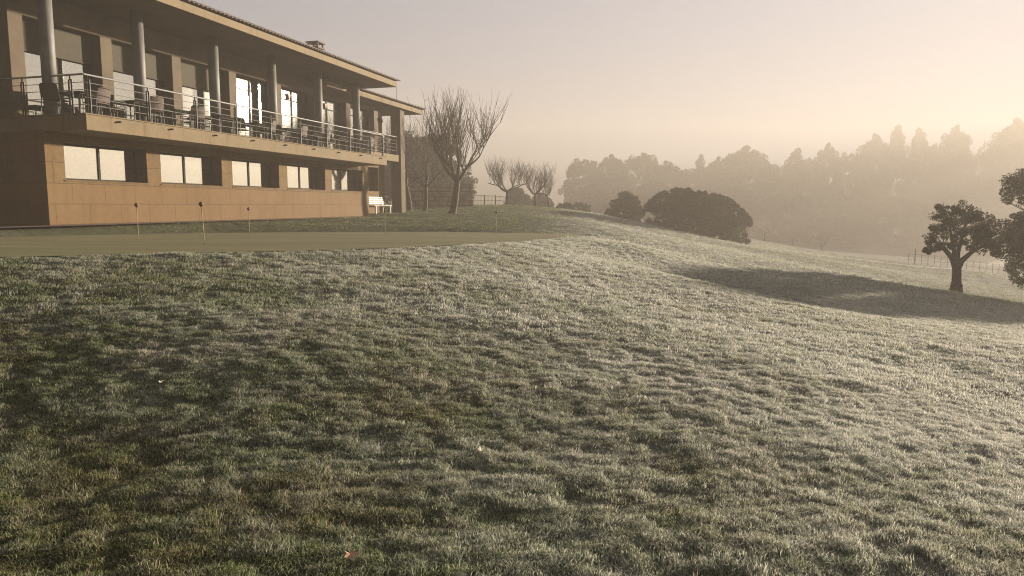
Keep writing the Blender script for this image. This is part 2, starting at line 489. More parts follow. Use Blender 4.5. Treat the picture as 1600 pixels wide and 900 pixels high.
for x, y, z in ((-4,0,-1.56),(4,0,-1.66),(0,-6,-1.9),(-10,2,-1.2),(12,2,-2.6),(-20,10,-.7),(24,12,-4.3),(30,30,-5.4),(45,50,-7.0),(40,0,-5),(-20,-20,-2),(20,-20,-4),
                (90,90,-10),(0,150,-4.5),(-60,60,.2),(-60,150,.8),(120,60,-10),(-80,0,0),(0,-80,-4),(90,-60,-8),
                (-200,200,2),(0,260,2),(160,240,-9),(260,120,-6),(260,-100,-5),(0,-260,-3),(-260,-100,0)):
    cpt.append((x, y)); cpv.append(z)
TR = RBF(cpt, cpv, .002, 15.0)
BANK_FOOT = smooth_poly(np.array([bpt(-2, -.35)[:2], bpt(19.6, -.35)[:2], bpt(19.6, 14)[:2], bpt(-4, 14)[:2]]), 1)
def sstep(a, b, v):
    t = np.clip((v-a)/(b-a), 0, 1); return t*t*(3-2*t)
def base_h(x, y):
    z = TR(x, y)
    g = sdf(x, y, GREEN)
    k = 1 - sstep(-.1, 1.3, g)
    z = z*(1-k) + green_z(x, y)*k
    b = sdf(x, y, BPAD)
    k = 1 - sstep(0.0, .9, b)
    return z*(1-k) + (ORG[2]-.035)*k
BPAD = np.array([bpt(-6, .9)[:2], bpt(19.3, .9)[:2], bpt(19.3, 4.2)[:2], bpt(17, 14)[:2], bpt(-6, 14)[:2]])
def lawn_mask(x, y):
    return sstep(0.02, .35, sdf(x, y, GREEN)) * sstep(.1, .6, sdf(x, y, BPAD))
def bumps(x, y):
    r = np.hypot(x, y)
    # combed by mower and slope: lumps a little longer across the slope than along it
    xs, ys = x*.8+y*.25, y*1.1-x*.25
    wx = x + .12*vnoise(x*3.1, y*3.1, 3); wy = y + .12*vnoise(x*3.1, y*3.1, 4)
    wz = wx*.5 - wy*.87; wt = wx*.87 + wy*.5
    n = .030*vnoise(wt*1.3, wz*1.9, 11) + .030*vnoise(wt*3.6, wz*4.6, 12) + .040*vnoise(wt*8.0, wz*9.5, 13) + .024*vnoise(wx*17, wy*19, 15) + .05*vnoise(xs*.45, ys*.6, 14)
    return n
def height(x, y):
    x = np.asarray(x, float); y = np.asarray(y, float)
    m = lawn_mask(x, y)
    z = base_h(x, y) + bumps(x, y)*m*.85
    z = z + .30*vnoise(x*.11, y*.11, 21)*sstep(16, 40, np.hypot(x, y))*m
    return z
def hz(x, y): return float(height(np.array([x]), np.array([y]))[0])

FROST_LIGHT_PTS = [(100,420,.42),(500,415,.72),(800,400,.9),(100,550,.26),(500,550,.32),(100,700,.14),(500,700,.16),(800,650,.30),(800,520,.68),(200,880,.06),(800,880,.10),  # frost cover, with the dim left and sunlit right foreground painted in
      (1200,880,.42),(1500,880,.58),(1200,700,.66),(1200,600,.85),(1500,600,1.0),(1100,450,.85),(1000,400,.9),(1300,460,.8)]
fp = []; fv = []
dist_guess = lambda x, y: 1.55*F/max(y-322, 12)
for x, y, v in FROST_LIGHT_PTS:
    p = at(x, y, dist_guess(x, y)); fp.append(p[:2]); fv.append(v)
FROST_LIGHT = RBF(fp, fv, .05, 8.0)
def frost(x, y):  # real frost plus the foreground's light and shade put into its amount
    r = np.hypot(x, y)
    v = np.clip(FROST_LIGHT(np.clip(x, -12, 16), np.clip(y, 1, 18)), .1, 1.0)
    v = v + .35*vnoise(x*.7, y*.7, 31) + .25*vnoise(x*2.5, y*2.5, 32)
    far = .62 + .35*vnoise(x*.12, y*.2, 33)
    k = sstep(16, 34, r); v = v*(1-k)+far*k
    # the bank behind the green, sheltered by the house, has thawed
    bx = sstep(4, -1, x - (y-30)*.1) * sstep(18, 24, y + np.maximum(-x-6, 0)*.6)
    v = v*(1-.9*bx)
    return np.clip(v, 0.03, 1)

# one sheet: fine where the camera looks, coarse to the horizon
ang = np.r_[np.arange(-44, 44.01, .22), np.arange(46, 314, 4.0)]
ang = np.radians(ang)
rad = [0.6]
while rad[-1] < 270: rad.append(rad[-1]*1.0105 if rad[-1] < 60 else rad[-1]*1.03)
rad = np.array(rad)
A, RR = np.meshgrid(ang, rad)
X = RR*np.sin(A); Y = RR*np.cos(A)
Z = height(X, Y)
# keep the sheet under the mown green
gm = sdf(X, Y, GREEN)
Z = Z - .03*(gm < -.05)
print('ground z', Z.min(), Z.max())
V = np.c_[X.ravel(), Y.ravel(), Z.ravel()]
na, nr = len(ang), len(rad)
i = np.arange(nr-1)[:,None]*na; j = np.arange(na)[None]; j2 = (j+1) % na
Fq = np.stack([i+j, i+j2, i+na+j2, i+na+j], -1).reshape(-1, 4)[:, ::-1]
V = np.r_[V, [[0, 0, hz(0, 0)]]]
me = new_mesh('ground', V, Fq, True)
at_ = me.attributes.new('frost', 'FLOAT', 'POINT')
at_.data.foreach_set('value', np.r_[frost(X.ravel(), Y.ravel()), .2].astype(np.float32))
g = link('ground', me, M['ground']); tag(g, kind='structure')

# the putting green: its own close-mown sheet
def sheet(name, poly, zf, m, step=.35, lift=.0):
    import mathutils
    lo = poly.min(0); hi = poly.max(0)
    xs = np.arange(lo[0], hi[0], step); ys = np.arange(lo[1], hi[1], step)
    gx, gy = np.meshgrid(xs, ys); gx = gx.ravel(); gy = gy.ravel()
    k = sdf(gx, gy, poly) < -step*.5
    pts = [Vector(p) for p in poly] + [Vector((a, b)) for a, b in zip(gx[k], gy[k])]
    n = len(poly)
    vs, es, fs, *_ = mathutils.geometry.delaunay_2d_cdt(pts, [], [list(range(n))], 1, 1e-5)
    vs = np.array([tuple(v) for v in vs])
    z = zf(vs[:,0], vs[:,1]) + lift
    me = bpy.data.meshes.new(name); me.from_pydata([(a, b, c) for (a, b), c in zip(vs, z)], [], [tuple(f) for f in fs]); me.update()
    me.polygons.foreach_set('use_smooth', np.ones(len(me.polygons), bool))
    return link(name, me, m)
pg = sheet('putting_green', GREEN, green_z, M['green'], .5, .012)
tag(pg, kind='structure')
# the narrow paved strip at the foot of the wall
pth = sheet('pavement', np.array([bpt(-6, .55)[:2], bpt(19.25, .55)[:2], bpt(19.25, 1.6)[:2], bpt(-6, 1.6)[:2]]), lambda x, y: np.full(x.shape, ORG[2]), M['path'], 1.0, -.01)
tag(pth, kind='structure')

# ---------------------------------------------------------------- grass: instanced tufts scattered over the lawn
def tuft_mesh(name, radius, nb, h, wd, seed, lean=.5):
    r = np.random.default_rng(seed)
    V = []; Fs = []; tip = []
    for b in range(nb):
        a = r.uniform(0, 2*math.pi); q = radius*math.sqrt(r.uniform()); x, y = q*math.cos(a), q*math.sin(a)
        hh = h*r.uniform(.55, 1.15); la = r.uniform(0, 2*math.pi); ll = lean*hh*r.uniform(.25, 1.3)
        dx, dy = math.cos(la)*ll, math.sin(la)*ll
        wa = r.uniform(0, math.pi); wx, wy = math.cos(wa)*wd*.5, math.sin(wa)*wd*.5
        n = len(V)
        V += [(x-wx, y-wy, -.012), (x+wx, y+wy, -.012), (x+dx*.35+wx*.85, y+dy*.35+wy*.85, hh*.6), (x+dx*.35-wx*.85, y+dy*.35-wy*.85, hh*.6), (x+dx, y+dy, hh*.97)]
        Fs += [(n, n+1, n+2, n+3), (n+3, n+2, n+4)]
        tip += [0, 0, .6, .6, 1]
    me = bpy.data.meshes.new(name); me.from_pydata(V, [], Fs); me.update()
    a_ = me.attributes.new('tip', 'FLOAT', 'POINT'); a_.data.foreach_set('value', np.array(tip, np.float32))
    me.materials.append(M['grass'])
    return me
def scatter(name, r0, r1, count, tufts, half=37.5, smin=.8, smax=1.25, power=2):
    u = rng.uniform(size=count)
    r = (r0**power + u*(r1**power-r0**power))**(1/power)
    a = np.radians(rng.uniform(-half, half, count))
    x = r*np.sin(a); y = r*np.cos(a)
    k = (sdf(x, y, GREEN) > .04) & (sdf(x, y, BPAD) > -.25)
    x, y, r = x[k], y[k], r[k]
    z = height(x, y)
    e = .05
    nx = -(height(x+e, y)-z)/e; ny = -(height(x, y+e)-z)/e
    gap = .5*vnoise(x*7.5, y*9.5, 51) + .22*vnoise(x*3.4, y*4.2, 52) + .45*vnoise(x*14, y*17, 53)
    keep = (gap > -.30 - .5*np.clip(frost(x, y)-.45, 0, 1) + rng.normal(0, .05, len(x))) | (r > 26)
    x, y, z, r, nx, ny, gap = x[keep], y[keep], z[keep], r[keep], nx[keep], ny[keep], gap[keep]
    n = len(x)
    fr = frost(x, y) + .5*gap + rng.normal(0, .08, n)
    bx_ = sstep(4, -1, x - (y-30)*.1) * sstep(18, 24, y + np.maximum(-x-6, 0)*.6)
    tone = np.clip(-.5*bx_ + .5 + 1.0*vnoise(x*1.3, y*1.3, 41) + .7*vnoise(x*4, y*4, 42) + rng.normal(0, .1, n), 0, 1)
    grow = np.clip(.95 + .5*vnoise(x*2.2, y*2.2, 43) + 1.1*gap*(1.25-frost(x, y)) + rng.normal(0, .12, n), .45, 1.7)
    # near the mown green the turf is cut a little shorter
    grow *= .75 + .25*sstep(0, 1.2, sdf(x, y, GREEN))
    grow *= 1 - .45*sstep(22, 30, y+np.maximum(-x-6, 0)*.6)*(x < 4)
    rot = np.stack([np.arctan(-ny)*-1*0 + -np.arctan(ny)*.6, np.arctan(nx)*.6, rng.uniform(0, 2*math.pi, n)], -1)
    me = bpy.data.meshes.new(name)
    me.vertices.add(n); me.vertices.foreach_set('co', np.c_[x, y, z].astype(np.float32).ravel())
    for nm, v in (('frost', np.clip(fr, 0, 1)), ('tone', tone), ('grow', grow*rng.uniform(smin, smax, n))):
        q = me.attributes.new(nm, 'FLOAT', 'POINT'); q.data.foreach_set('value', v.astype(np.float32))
    q = me.attributes.new('rot', 'FLOAT_VECTOR', 'POINT'); q.data.foreach_set('vector', rot.astype(np.float32).ravel())
    q = me.attributes.new('pick', 'INT', 'POINT'); q.data.foreach_set('value', rng.integers(0, len(tufts), n).astype(np.int32))
    o = bpy.data.objects.new(name, me); COL.objects.link(o)
    me.materials.append(M['grass'])
    ng = bpy.data.node_groups.new(name+'_scatter', 'GeometryNodeTree')
    ng.interface.new_socket('Geometry', in_out='INPUT', socket_type='NodeSocketGeometry')
    ng.interface.new_socket('Geometry', in_out='OUTPUT', socket_type='NodeSocketGeometry')
    gi = ng.nodes.new('NodeGroupInput'); go = ng.nodes.new('NodeGroupOutput')
    m2p = ng.nodes.new('GeometryNodeMeshToPoints'); ng.links.new(gi.outputs[0], m2p.inputs[0])
    g2i = ng.nodes.new('GeometryNodeGeometryToInstance')
    for t in reversed(tufts):
        oi = ng.nodes.new('GeometryNodeObjectInfo'); oi.inputs['Object'].default_value = t
        ng.links.new(oi.outputs['Geometry'], g2i.inputs[0])
    iop = ng.nodes.new('GeometryNodeInstanceOnPoints')
    iop.inputs['Pick Instance'].default_value = True
    ng.links.new(m2p.outputs[0], iop.inputs['Points']); ng.links.new(g2i.outputs[0], iop.inputs['Instance'])
    def attr(nm, ty):
        a_ = ng.nodes.new('GeometryNodeInputNamedAttribute'); a_.data_type = ty; a_.inputs['Name'].default_value = nm
        return a_.outputs['Attribute']
    ng.links.new(attr('pick', 'INT'), iop.inputs['Instance Index'])
    e2r = ng.nodes.new('FunctionNodeEulerToRotation'); ng.links.new(attr('rot', 'FLOAT_VECTOR'), e2r.inputs[0])
    ng.links.new(e2r.outputs[0], iop.inputs['Rotation'])
    cx = ng.nodes.new('ShaderNodeCombineXYZ'); gg = attr('grow', 'FLOAT')
    cx.inputs[0].default_value = 1; cx.inputs[1].default_value = 1; ng.links.new(gg, cx.inputs[2])
    ng.links.new(cx.outputs[0], iop.inputs['Scale'])
    ng.links.new(iop.outputs[0], go.inputs[0])
    md = o.modifiers.new('scatter', 'NODES'); md.node_group = ng
    return o
def tobj(me): return bpy.data.objects.new(me.name, me)
near_t = [tobj(tuft_mesh('near_grass_tuft', .045, 24, .024, .0040, s, 1.15)) for s in range(6)]
mid_t = [tobj(tuft_mesh('mid_grass_tuft', .085, 34, .028, .0065, s+10, 1.0)) for s in range(4)]
far_t = [tobj(tuft_mesh('far_grass_tuft', .32, 70, .045, .011, s+20, .8)) for s in range(4)]
ga = scatter('near_grass', 2.3, 8.5, 48000, near_t, power=1.7)
gb = scatter('slope_grass', 8.0, 24, 52000, mid_t, power=1.4)
gc = scatter('distant_grass', 22, 75, 16000, far_t, power=1.6)
tag(ga, 'short frosted turf covering the near foot of the slope', 'grass', kind='stuff')
tag(gb, 'frost-whitened turf over the upper slope and round the putting green', 'grass', kind='stuff')
tag(gc, 'thin grass on the far lawn towards the hedge and trees', 'grass', kind='stuff')
#@@REST
# ================================================================ the clubhouse
club = empty('clubhouse', ORG, BROT)
tag(club, 'two-storey sandstone clubhouse with a columned balcony and low tiled roof', 'building')
# local axes: x along the front away from the camera, y inward, z up from the foot of the wall
def wall_open(x0, x1, z0, z1, y0, y1, ops):
    b = MB(); ops = sorted(ops); cx = x0
    for a, c, e, f in ops:
        if a > cx: b.box(cx, a, y0, y1, z0, z1)
        if e > z0: b.box(a, c, y0, y1, z0, e)
        if f < z1: b.box(a, c, y0, y1, f, z1)
        cx = c
    if cx < x1: b.box(cx, x1, y0, y1, z0, z1)
    return b
WY = 1.53
low_ops = [(.62, 3.72, 1.28, 2.37), (4.33, 7.42, 1.28, 2.37), (8.03, 11.08, 1.28, 2.37), (11.69, 14.78, 1.28, 2.37), (15.39, 18.48, 1.28, 2.37)]
wall_open(0, 19.13, -.6, 2.66, WY, WY+.62, low_ops).build('lower_wall', M['stone'], club)
for x_, y_ in ((0, 13), (18.53, 3.6)):
    MB().box(x_, x_+.6, WY+.622, y_, -.6, 2.598 if x_ == 0 else 2.66).build('end_wall', M['stone'], club)
b = wall_open(19.135, 23.4, -.6, 3.1, 2.72, 3.3, [(20.1, 22.66, 1.38, 2.74)]); b.box(22.8, 23.4, 3.303, 11.5, -.6, 3.1)
b.build('rear_lower_wall', M['stone'], club)
# balcony slab with a thin nosing
b = MB(); b.box(0, 18.25, 0, 13, 2.60, 3.02); b.build('balcony_slab', M['render'], club, bevel=.012)
b = MB(); b.box(-.03, 18.28, -.03, .25, 3.022, 3.055); b.box(-.03, .25, .252, 9, 3.022, 3.055); b.build('slab_coping', M['render'], club, bevel=.006)
b = MB(); b.box(18.3, 23.88, 1.95, 2.69, 3.13, 3.52); b.build('rear_balcony_slab', M['render'], club, bevel=.01)
for k in range(9):                          # little water spouts under the coping
    u = 1.1 + 2.05*k
    MB().tube([(u, .05, 2.93), (u, -.09, 2.915)], .028, 8).build('drain_spout', M['dsteel'], club)
# upper wall with its tall openings
pit = 3.15
ups = []
for k in range(-1, 8):
    e = .15 + pit*k
    if e < .8: continue
    ups.append((e-2.7, e, 3.0 if k < 6 else 3.05, 5.96))
ups_main = ups
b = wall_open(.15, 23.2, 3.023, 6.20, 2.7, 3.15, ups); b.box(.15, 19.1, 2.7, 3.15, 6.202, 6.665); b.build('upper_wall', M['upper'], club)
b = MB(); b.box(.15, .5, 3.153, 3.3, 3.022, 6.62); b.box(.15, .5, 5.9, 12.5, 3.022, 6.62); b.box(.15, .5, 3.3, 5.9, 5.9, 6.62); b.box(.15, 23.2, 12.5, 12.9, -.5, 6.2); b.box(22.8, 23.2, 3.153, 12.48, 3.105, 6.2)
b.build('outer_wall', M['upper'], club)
b = MB(); b.box(.52, 22.78, 8.0, 8.15, 3.03, 6.07); b.box(.65, 18.5, 5.9, 6.0, -.4, 2.58); b.build('room_wall', M['interior'], club)
b = MB(); b.box(.52, 22.78, 3.17, 12.4, 6.08, 6.18); b.build('ceiling', M['interior'], club)
b = MB(); b.box(18.3, 22.78, 3.31, 12.4, 2.9, 3.02); b.build('rear_floor', M['interior'], club)

def window(name, x0, x1, z0, z1, y, mull, bars, glass, blind=None, fw=.06, bm=None):
    fb = MB()
    fb.box(x0, x0+fw, y, y+.07, z0, z1); fb.box(x1-fw, x1, y, y+.07, z0, z1)
    fb.box(x0+fw, x1-fw, y, y+.07, z0, z0+fw); fb.box(x0+fw, x1-fw, y, y+.07, z1-fw, z1)
    for m_ in mull: fb.box(m_-fw*.5, m_+fw*.5, y-.004, y+.066, z0+fw, z1-fw)
    for zz in bars: fb.box(x0+fw, x1-fw, y+.004, y+.062, zz-.025, zz+.025)
    f = fb.build(name, M['frame'], club)
    MB().box(x0+.03, x1-.03, y+.032, y+.040, z0+.03, z1-.03).build('pane', glass, f)
    if blind:
        yb = y+.16 if glass is not M['glass'] else y-.05     # the upper blinds hang outside the glass
        bl = MB().box(x0+.04, x1-.04, yb, yb+.005, blind, z1-.02)
        bl.tube([(x0+.04, yb, blind), (x1-.04, yb, blind)], .022, 6)
        bl.build('roller_blind', bm or M['blind'], f)
    return f
for i, (a, c, e, f_) in enumerate(low_ops):
    window('window', a+.002, c-.002, e+.002, f_-.002, WY+.42, [a*.48+c*.52], [], M['glass_lower'], e+.08, .07, M['whiteblind'])
    sill = MB(); sill.box(a-.04, c+.04, WY-.03, WY+.42, e-.035, e+.004); sill.build('window_sill', M['stone'], club)
window('window', 20.102, 22.658, 1.382, 2.738, 3.1, [21.4], [], M['glass_lower'], None, .07)
MB().box(.30, .31, 3.32, 5.88, 3.06, 5.88).build('side_window', M['glass'], club)
for i, (a, c, e, f_) in enumerate(ups_main):
    wide = i < 3
    mid = (a+c)/2
    if wide: window('window', a+.002, c-.002, 3.06, f_-.002, 3.06, [mid], [], M['glass'], 5.05, .07)
    else:    window('window', a+.002, c-.002, max(e, 3.06), f_-.002, 3.06, [mid], [5.46, 4.75] if i == 3 else [5.46], M['glass'], None, .085)
# wall lamps on the piers
for u in (13.53, 16.68, 19.83, 22.98):
    b = MB(); b.prism([(u-.13, 5.60), (u+.13, 5.60), (u+.03, 5.36), (u-.03, 5.36)], 2.50, 2.68, 'y'); b.box(u-.03, u+.03, 2.67, 2.699, 5.4, 5.58)
    b.build('wall_lamp', M['rust'], club, bevel=.01)
# round columns
for k in range(6):
    u = .2 if k == 0 else 3.49 + 3.56*(k-1); s_ = 1.4
    c = MB().tube([(u, s_, 3.02), (u, s_, 6.67)], .185, 28); o = c.build('column', M['column'], club)
    for p in o.data.polygons: p.use_smooth = len(p.vertices) == 4
# roofs
def roof(x0, x1, y0, y1, z, slope, name):
    sof = MB().box(x0, x1, y0+.02, y1, z, z+.04).build('soffit', M['soffit'], club)
    fa = MB(); fa.box(x0, x1, y0, y0+.05, z-.02, z+.235); fa.box(x1-.05, x1+.003, y0+.052, y1, z-.02, z+.235); fa.build('fascia', M['render'], club, bevel=.008)
    # barrel tiles as one corrugated sheet with overlapping courses
    tp = .21; nx = int((x1+.15-x0)/tp)*8; xs = np.linspace(x0, x1+.15, nx+1)
    prof = .075*np.abs(np.sin(np.pi*(xs-x0)/tp))**.6
    L = y1-y0+.15; ncr = int(L/.38)
    V = []; Fs = []; row = 0
    for cidx in range(ncr+1):
        ya = y0-.13+cidx*.38; yb = ya+.40
        for yy, dz in ((ya, .028), (yb, .0)):
            zz = z+.275+(yy-y0)*slope+dz
            V.append(np.c_[xs, np.full(nx+1, yy), zz+prof])
        b0 = row*(nx+1)
        for i_ in range(nx): Fs.append((b0+i_, b0+i_+1, b0+nx+1+i_+1, b0+nx+1+i_))
        row += 2
    me = bpy.data.meshes.new('roof_tiles'); me.from_pydata([tuple(v) for v in np.concatenate(V)], [], Fs); me.update()
    o = link('roof_tiles', me, M['tile'], club); md = o.modifiers.new('thick', 'SOLIDIFY'); md.thickness = .04; md.offset = -1
    # solid under the tiles, and the far slope
    zt = z+.21+(y1-y0)*slope
    und = MB(); und.prism([(y0+.06, z+.05), (y1, z+.05), (y1+5, z+.05), (y1, zt-.02), (y0+.06, z+.20)], x0+.01, x1-.06, 'x'); und.build('gable', M['render'], club)
    rt = MB(); rt.tube([(x0, y1, zt+.04), (x1+.15, y1, zt+.04)], .11, 10); rt.build('ridge', M['tile'], club)
roof(-1.4, 19.15, -.22, 6.6, 6.67, .19, 'main')
roof(15.3, 26.65, 1.6, 6.5, 6.225, .015, 'rear')
# chimney
b = MB(); b.box(18.55, 19.10, 4.0, 4.55, 7.3, 8.75); b.box(18.47, 19.18, 3.92, 4.63, 8.753, 8.83)
for (cx_, cy_) in ((18.52, 3.97), (19.05, 3.97), (18.52, 4.5), (19.05, 4.5)): b.box(cx_, cx_+.08, cy_, cy_+.08, 8.833, 9.03)
b.box(18.45, 19.2, 3.9, 4.65, 9.033, 9.10)
b.build('chimney', M['tile'], club)
# the square pillar under the rear roof
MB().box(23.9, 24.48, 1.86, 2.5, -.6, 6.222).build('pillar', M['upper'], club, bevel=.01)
# railing
def rail_run(a, b_, ups_=None, posts=()):
    a = np.array(a, float); b_ = np.array(b_, float); d = (b_-a)/np.linalg.norm(b_-a); n = np.array([-d[1], d[0], 0])
    r = MB(); r.tube([a+[0,0,1.05], b_+[0,0,1.05]], .028, 10)
    rl = r.build('railing', M['steel'], club, smooth=False)
    t = MB()
    for h in (.24, .44, .64, .84): t.tube([a+[0,0,h], b_+[0,0,h]], .010, 6)
    t.build('rail_wire', M['postgrey'], rl)
    for q in posts:
        p = a + d*q
        m_ = MB()
        for off in (-.045, .045):
            c = p + d*off
            m_.tube([c+[0,0,0], c+[0,0,.93]], .022, 6)
        m_.tube([p+[0,0,.90], p+[0,0,1.03]], .018, 6)
        m_.box(p[0]-.08, p[0]+.08, p[1]-.05, p[1]+.05, p[2], p[2]+.015)
        m_.build('rail_post', M['dsteel'], rl)
        f2 = p + d*.045 - n*.0
        MB().box(f2[0]-.004, f2[0]+.012, f2[1]-.032, f2[1]-.024, f2[2]+.02, f2[2]+.93).build('rail_post_face', M['postgrey'], rl)
    return rl
rail_run((.12, .12, 3.055), (18.15, .12, 3.055), posts=[.12]+[2.27+2.04*k for k in range(8)]+[17.9])
rail_run((.12, 8.9, 3.055), (.12, .12, 3.055), posts=[.6, 2.6, 4.6, 6.6, 8.3])
rail_run((18.15, .12, 3.055), (18.15, 2.6, 3.055), posts=[1.6])
rail_run((18.4, 2.02, 3.525), (23.8, 2.02, 3.525), posts=[.4, 2.1, 3.9, 5.2])
# down-chain at the corner of the main roof
MB().tube([(19.1, -.2, 6.64), (19.1, -.2, 6.0)], .008, 5).build('rain_chain', M['dsteel'], club)

# ================================================================ balcony furniture
def make_chair():
    r = empty('terrace_chair')
    b = MB(); b.box(-.24, .24, -.22, .24, .42, .455); b.build('seat', M['wood'], r, bevel=.012)
    b = MB(); prof = []
    nseg = 7
    V = []; Fs = []
    for i_ in range(nseg):
        for j_, hh in enumerate((.47, .62, .78, .86)):
            x_ = -.235+.47*i_/(nseg-1); inset = .04 if j_ == 3 and i_ in (0, nseg-1) else 0
            x_ = x_+(inset if i_ == 0 else -inset)
            y_ = .22+.09*(hh-.45)/.4+.035*(1-(2*i_/(nseg-1)-1)**2)
            V.append((x_, y_, hh))
    for i_ in range(nseg-1):
        for j_ in range(3):
            a = i_*4+j_; Fs.append((a, a+4, a+5, a+1))
    me = bpy.data.meshes.new('backrest'); me.from_pydata(V, [], Fs); me.update()
    o = link('backrest', me, M['wood'], r); md = o.modifiers.new('thick', 'SOLIDIFY'); md.thickness = .025
    for sx in (-1, 1):
        MB().tube([(sx*.25, -.22, 0), (sx*.25, -.20, .40), (sx*.26, -.20, .64)], .012, 6).build('leg', M['chairmetal'], r)
        MB().tube([(sx*.25, .30, 0), (sx*.25, .23, .42), (sx*.24, .31, .82)], .012, 6).build('leg', M['chairmetal'], r)
        MB().tube([(sx*.26, -.20, .64), (sx*.265, -.05, .665), (sx*.26, .25, .65)], .016, 6).build('armrest', M['chairmetal'], r)
    return r
def make_table():
    r = empty('terrace_table')
    MB().box(-.45, .45, -.45, .45, .71, .74).build('tabletop', M['tabletop'], r, bevel=.008)
    MB().box(-.40, .40, -.40, .40, .66, .709).build('apron', M['dsteel'], r)
    for sx in (-1, 1):
        for sy in (-1, 1):
            MB().tube([(sx*.38, sy*.38, 0), (sx*.38, sy*.38, .70)], .02, 8).build('leg', M['chairmetal'], r)
    return r
chair0 = make_chair(); table0 = make_table()
first = {'c': True, 't': True}
ords = ['nearest', 'second', 'third', 'fourth', 'fifth', 'sixth', 'seventh', 'eighth', 'last']
tabs = [(1.0, 1.25), (2.9, 1.2), (4.95, 1.4), (6.9, 1.2), (9.1, 1.3), (11.2, 1.2), (13.2, 1.35), (15.3, 1.2), (17.1, 1.35)]
sides = [('camera-side', -.72, 0, -90), ('far-side', .72, 0, 90), ('railing-side', 0, -.70, 180), ('window-side', 0, .72, 0)]
for i, (u, s_) in enumerate(tabs):
    loc = bpt(u, s_, FL)
    if first['t']: t = table0; t.location = tuple(loc); t.rotation_euler = (0, 0, BROT + .05); first['t'] = False
    else: t = copy_tree(table0, loc, BROT + rng.uniform(-.12, .12))
    tag(t, 'dark square terrace table, %s from the camera on the balcony' % ords[i], 'table', 'dark tables along the balcony')
    for q, (nm, du, ds, an) in enumerate(sides):
        if i in (3, 7) and nm == 'railing-side': continue
        if i == 4 and nm == 'window-side': continue
        du += rng.uniform(-.1, .12)*np.sign(du); ds += rng.uniform(-.12, .12)
        # chair faces local -y; its back must point away from the table
        loc = bpt(u+du, s_+ds, FL)
        rot = BROT + {'camera-side': R(90), 'far-side': R(-90), 'railing-side': R(180), 'window-side': 0}[nm] + rng.uniform(-.35, .35)
        if first['c']: c = chair0; c.location = tuple(loc); c.rotation_euler = (0, 0, rot); first['c'] = False
        else: c = copy_tree(chair0, loc, rot)
        tag(c, 'brown wicker armchair on the %s of the %s balcony table' % (nm.replace('-side', ' side'), ords[i]), 'chair', 'wicker armchairs on the balcony')

# ================================================================ bench by the far end of the wall
def bench():
    loc = bpt(21.15, 2.1, 0); loc[2] = hz(loc[0], loc[1]) - .01
    r = empty('garden_bench', loc, BROT)
    tag(r, 'white slatted garden bench against the far end of the clubhouse wall', 'bench')
    for k in range(4):
        MB().box(-1.1, 1.1, -.42+.115*k, -.33+.115*k, .43, .46).build('seat_slat', M['white'], r, bevel=.005)
    for k in range(4):
        z_ = .53+.11*k; MB().box(-1.1, 1.1, .09+.035*k, .115+.035*k, z_, z_+.09).build('back_slat', M['white'], r, bevel=.005)
    for x_ in (-.9, .9):
        MB().prism([(-.42, 0), (-.36, 0), (-.34, .36), (.02, .36), (.08, 0), (.14, 0), (.10, .42), (.23, .95), (.19, .95), (.06, .46), (-.42, .43)], x_-.03, x_+.03, 'x').build('leg', M['white'], r)
bench()

# ================================================================ practice-hole markers on the green
def marker(x, y, lean):
    r = empty('hole_marker', (x, y, green_z(x, y)))
    MB().tube([(0, 0, -.05), (lean*.3, 0, .3), (lean*.7, .0, .77)], [.0085, .008, .007], 7).build('pole', M['pole'], r, smooth=True)
    b = MB().ball((lean*.72, 0, .79), (.045, .045, .045)); b.tube([(lean*.72, 0, .735), (lean*.72, 0, .76)], .02, 8); b.build('knob', M['knob'], r, smooth=True)
    return r
mk = [(213, 375, 15.9, .0, 'thin cane marker with round knob, leftmost on the putting green'),
      (317, 383, 13.9, -.05, 'tallest leaning cane marker with round knob, at the front of the putting green'),
      (388, 367, 21.5, .0, 'thin cane marker with round knob before the third lower window'),
      (601, 367, 23.0, .0, 'thin cane marker with round knob standing in front of the bench'),
      (775, 366, 24.5, .02, 'cane marker with round knob, rightmost on the putting green')]
for px, py, d, ln, lb in mk:
    tag(marker(xat(px, d), d, ln), lb, 'hole marker', 'cane markers on the putting green')

# thin raised dark strip at the right tip of the green
def edge_strip(poly_pts, name, label):
    b = MB(); V = []
    pts = [np.array([x_, y_, hz(x_, y_)+.03]) for x_, y_ in poly_pts]
    b.tube(pts, [.006+.018*math.sin(math.pi*(i_+.5)/len(pts))*rng.uniform(.4, 1.1) for i_ in range(len(pts))], 7)
    o = b.build(name, M['dark_brown'], None, smooth=True); tag(o, label, 'turf edge'); return o
e_ = [at(905+i_*4, 364.5+i_*.45, 25.6) for i_ in range(10)]
edge_strip([(p[0], p[1]-.25*i_/9) for i_, p in enumerate(e_)], 'dark_edge_strip', 'thin dark strip at the right tip of the putting green')

# ================================================================ fallen leaves
def leaf(px, py, d, size, m, label, tilt):
    p = at(px, py, d); z = hz(p[0], p[1]) + .035
    V = [(0, 0, 0)]; nl = 10
    for k in range(nl):
        a = 2*math.pi*k/nl; rr = size*(1 if k % 2 == 0 else .5)*(1.2 if k in (0, 1) else .9)
        V.append((rr*math.cos(a), rr*math.sin(a)*.8, .25*size*math.cos(2*a)))
    me = bpy.data.meshes.new('fallen_leaf'); me.from_pydata(V, [], [(0, k+1, (k+1) % nl+1) for k in range(nl)]); me.update()
    o = link('fallen_leaf', me, m); o.location = (p[0], p[1], z); o.rotation_euler = tilt
    md = o.modifiers.new('t', 'SOLIDIFY'); md.thickness = .0015
    tag(o, label, 'leaf', 'leaves fallen on the slope')
leaf(548, 884, 3.02, .042, M['deadleaf'], 'pinkish-brown dry leaf at the bottom edge of the lawn', (.5, .2, .4))
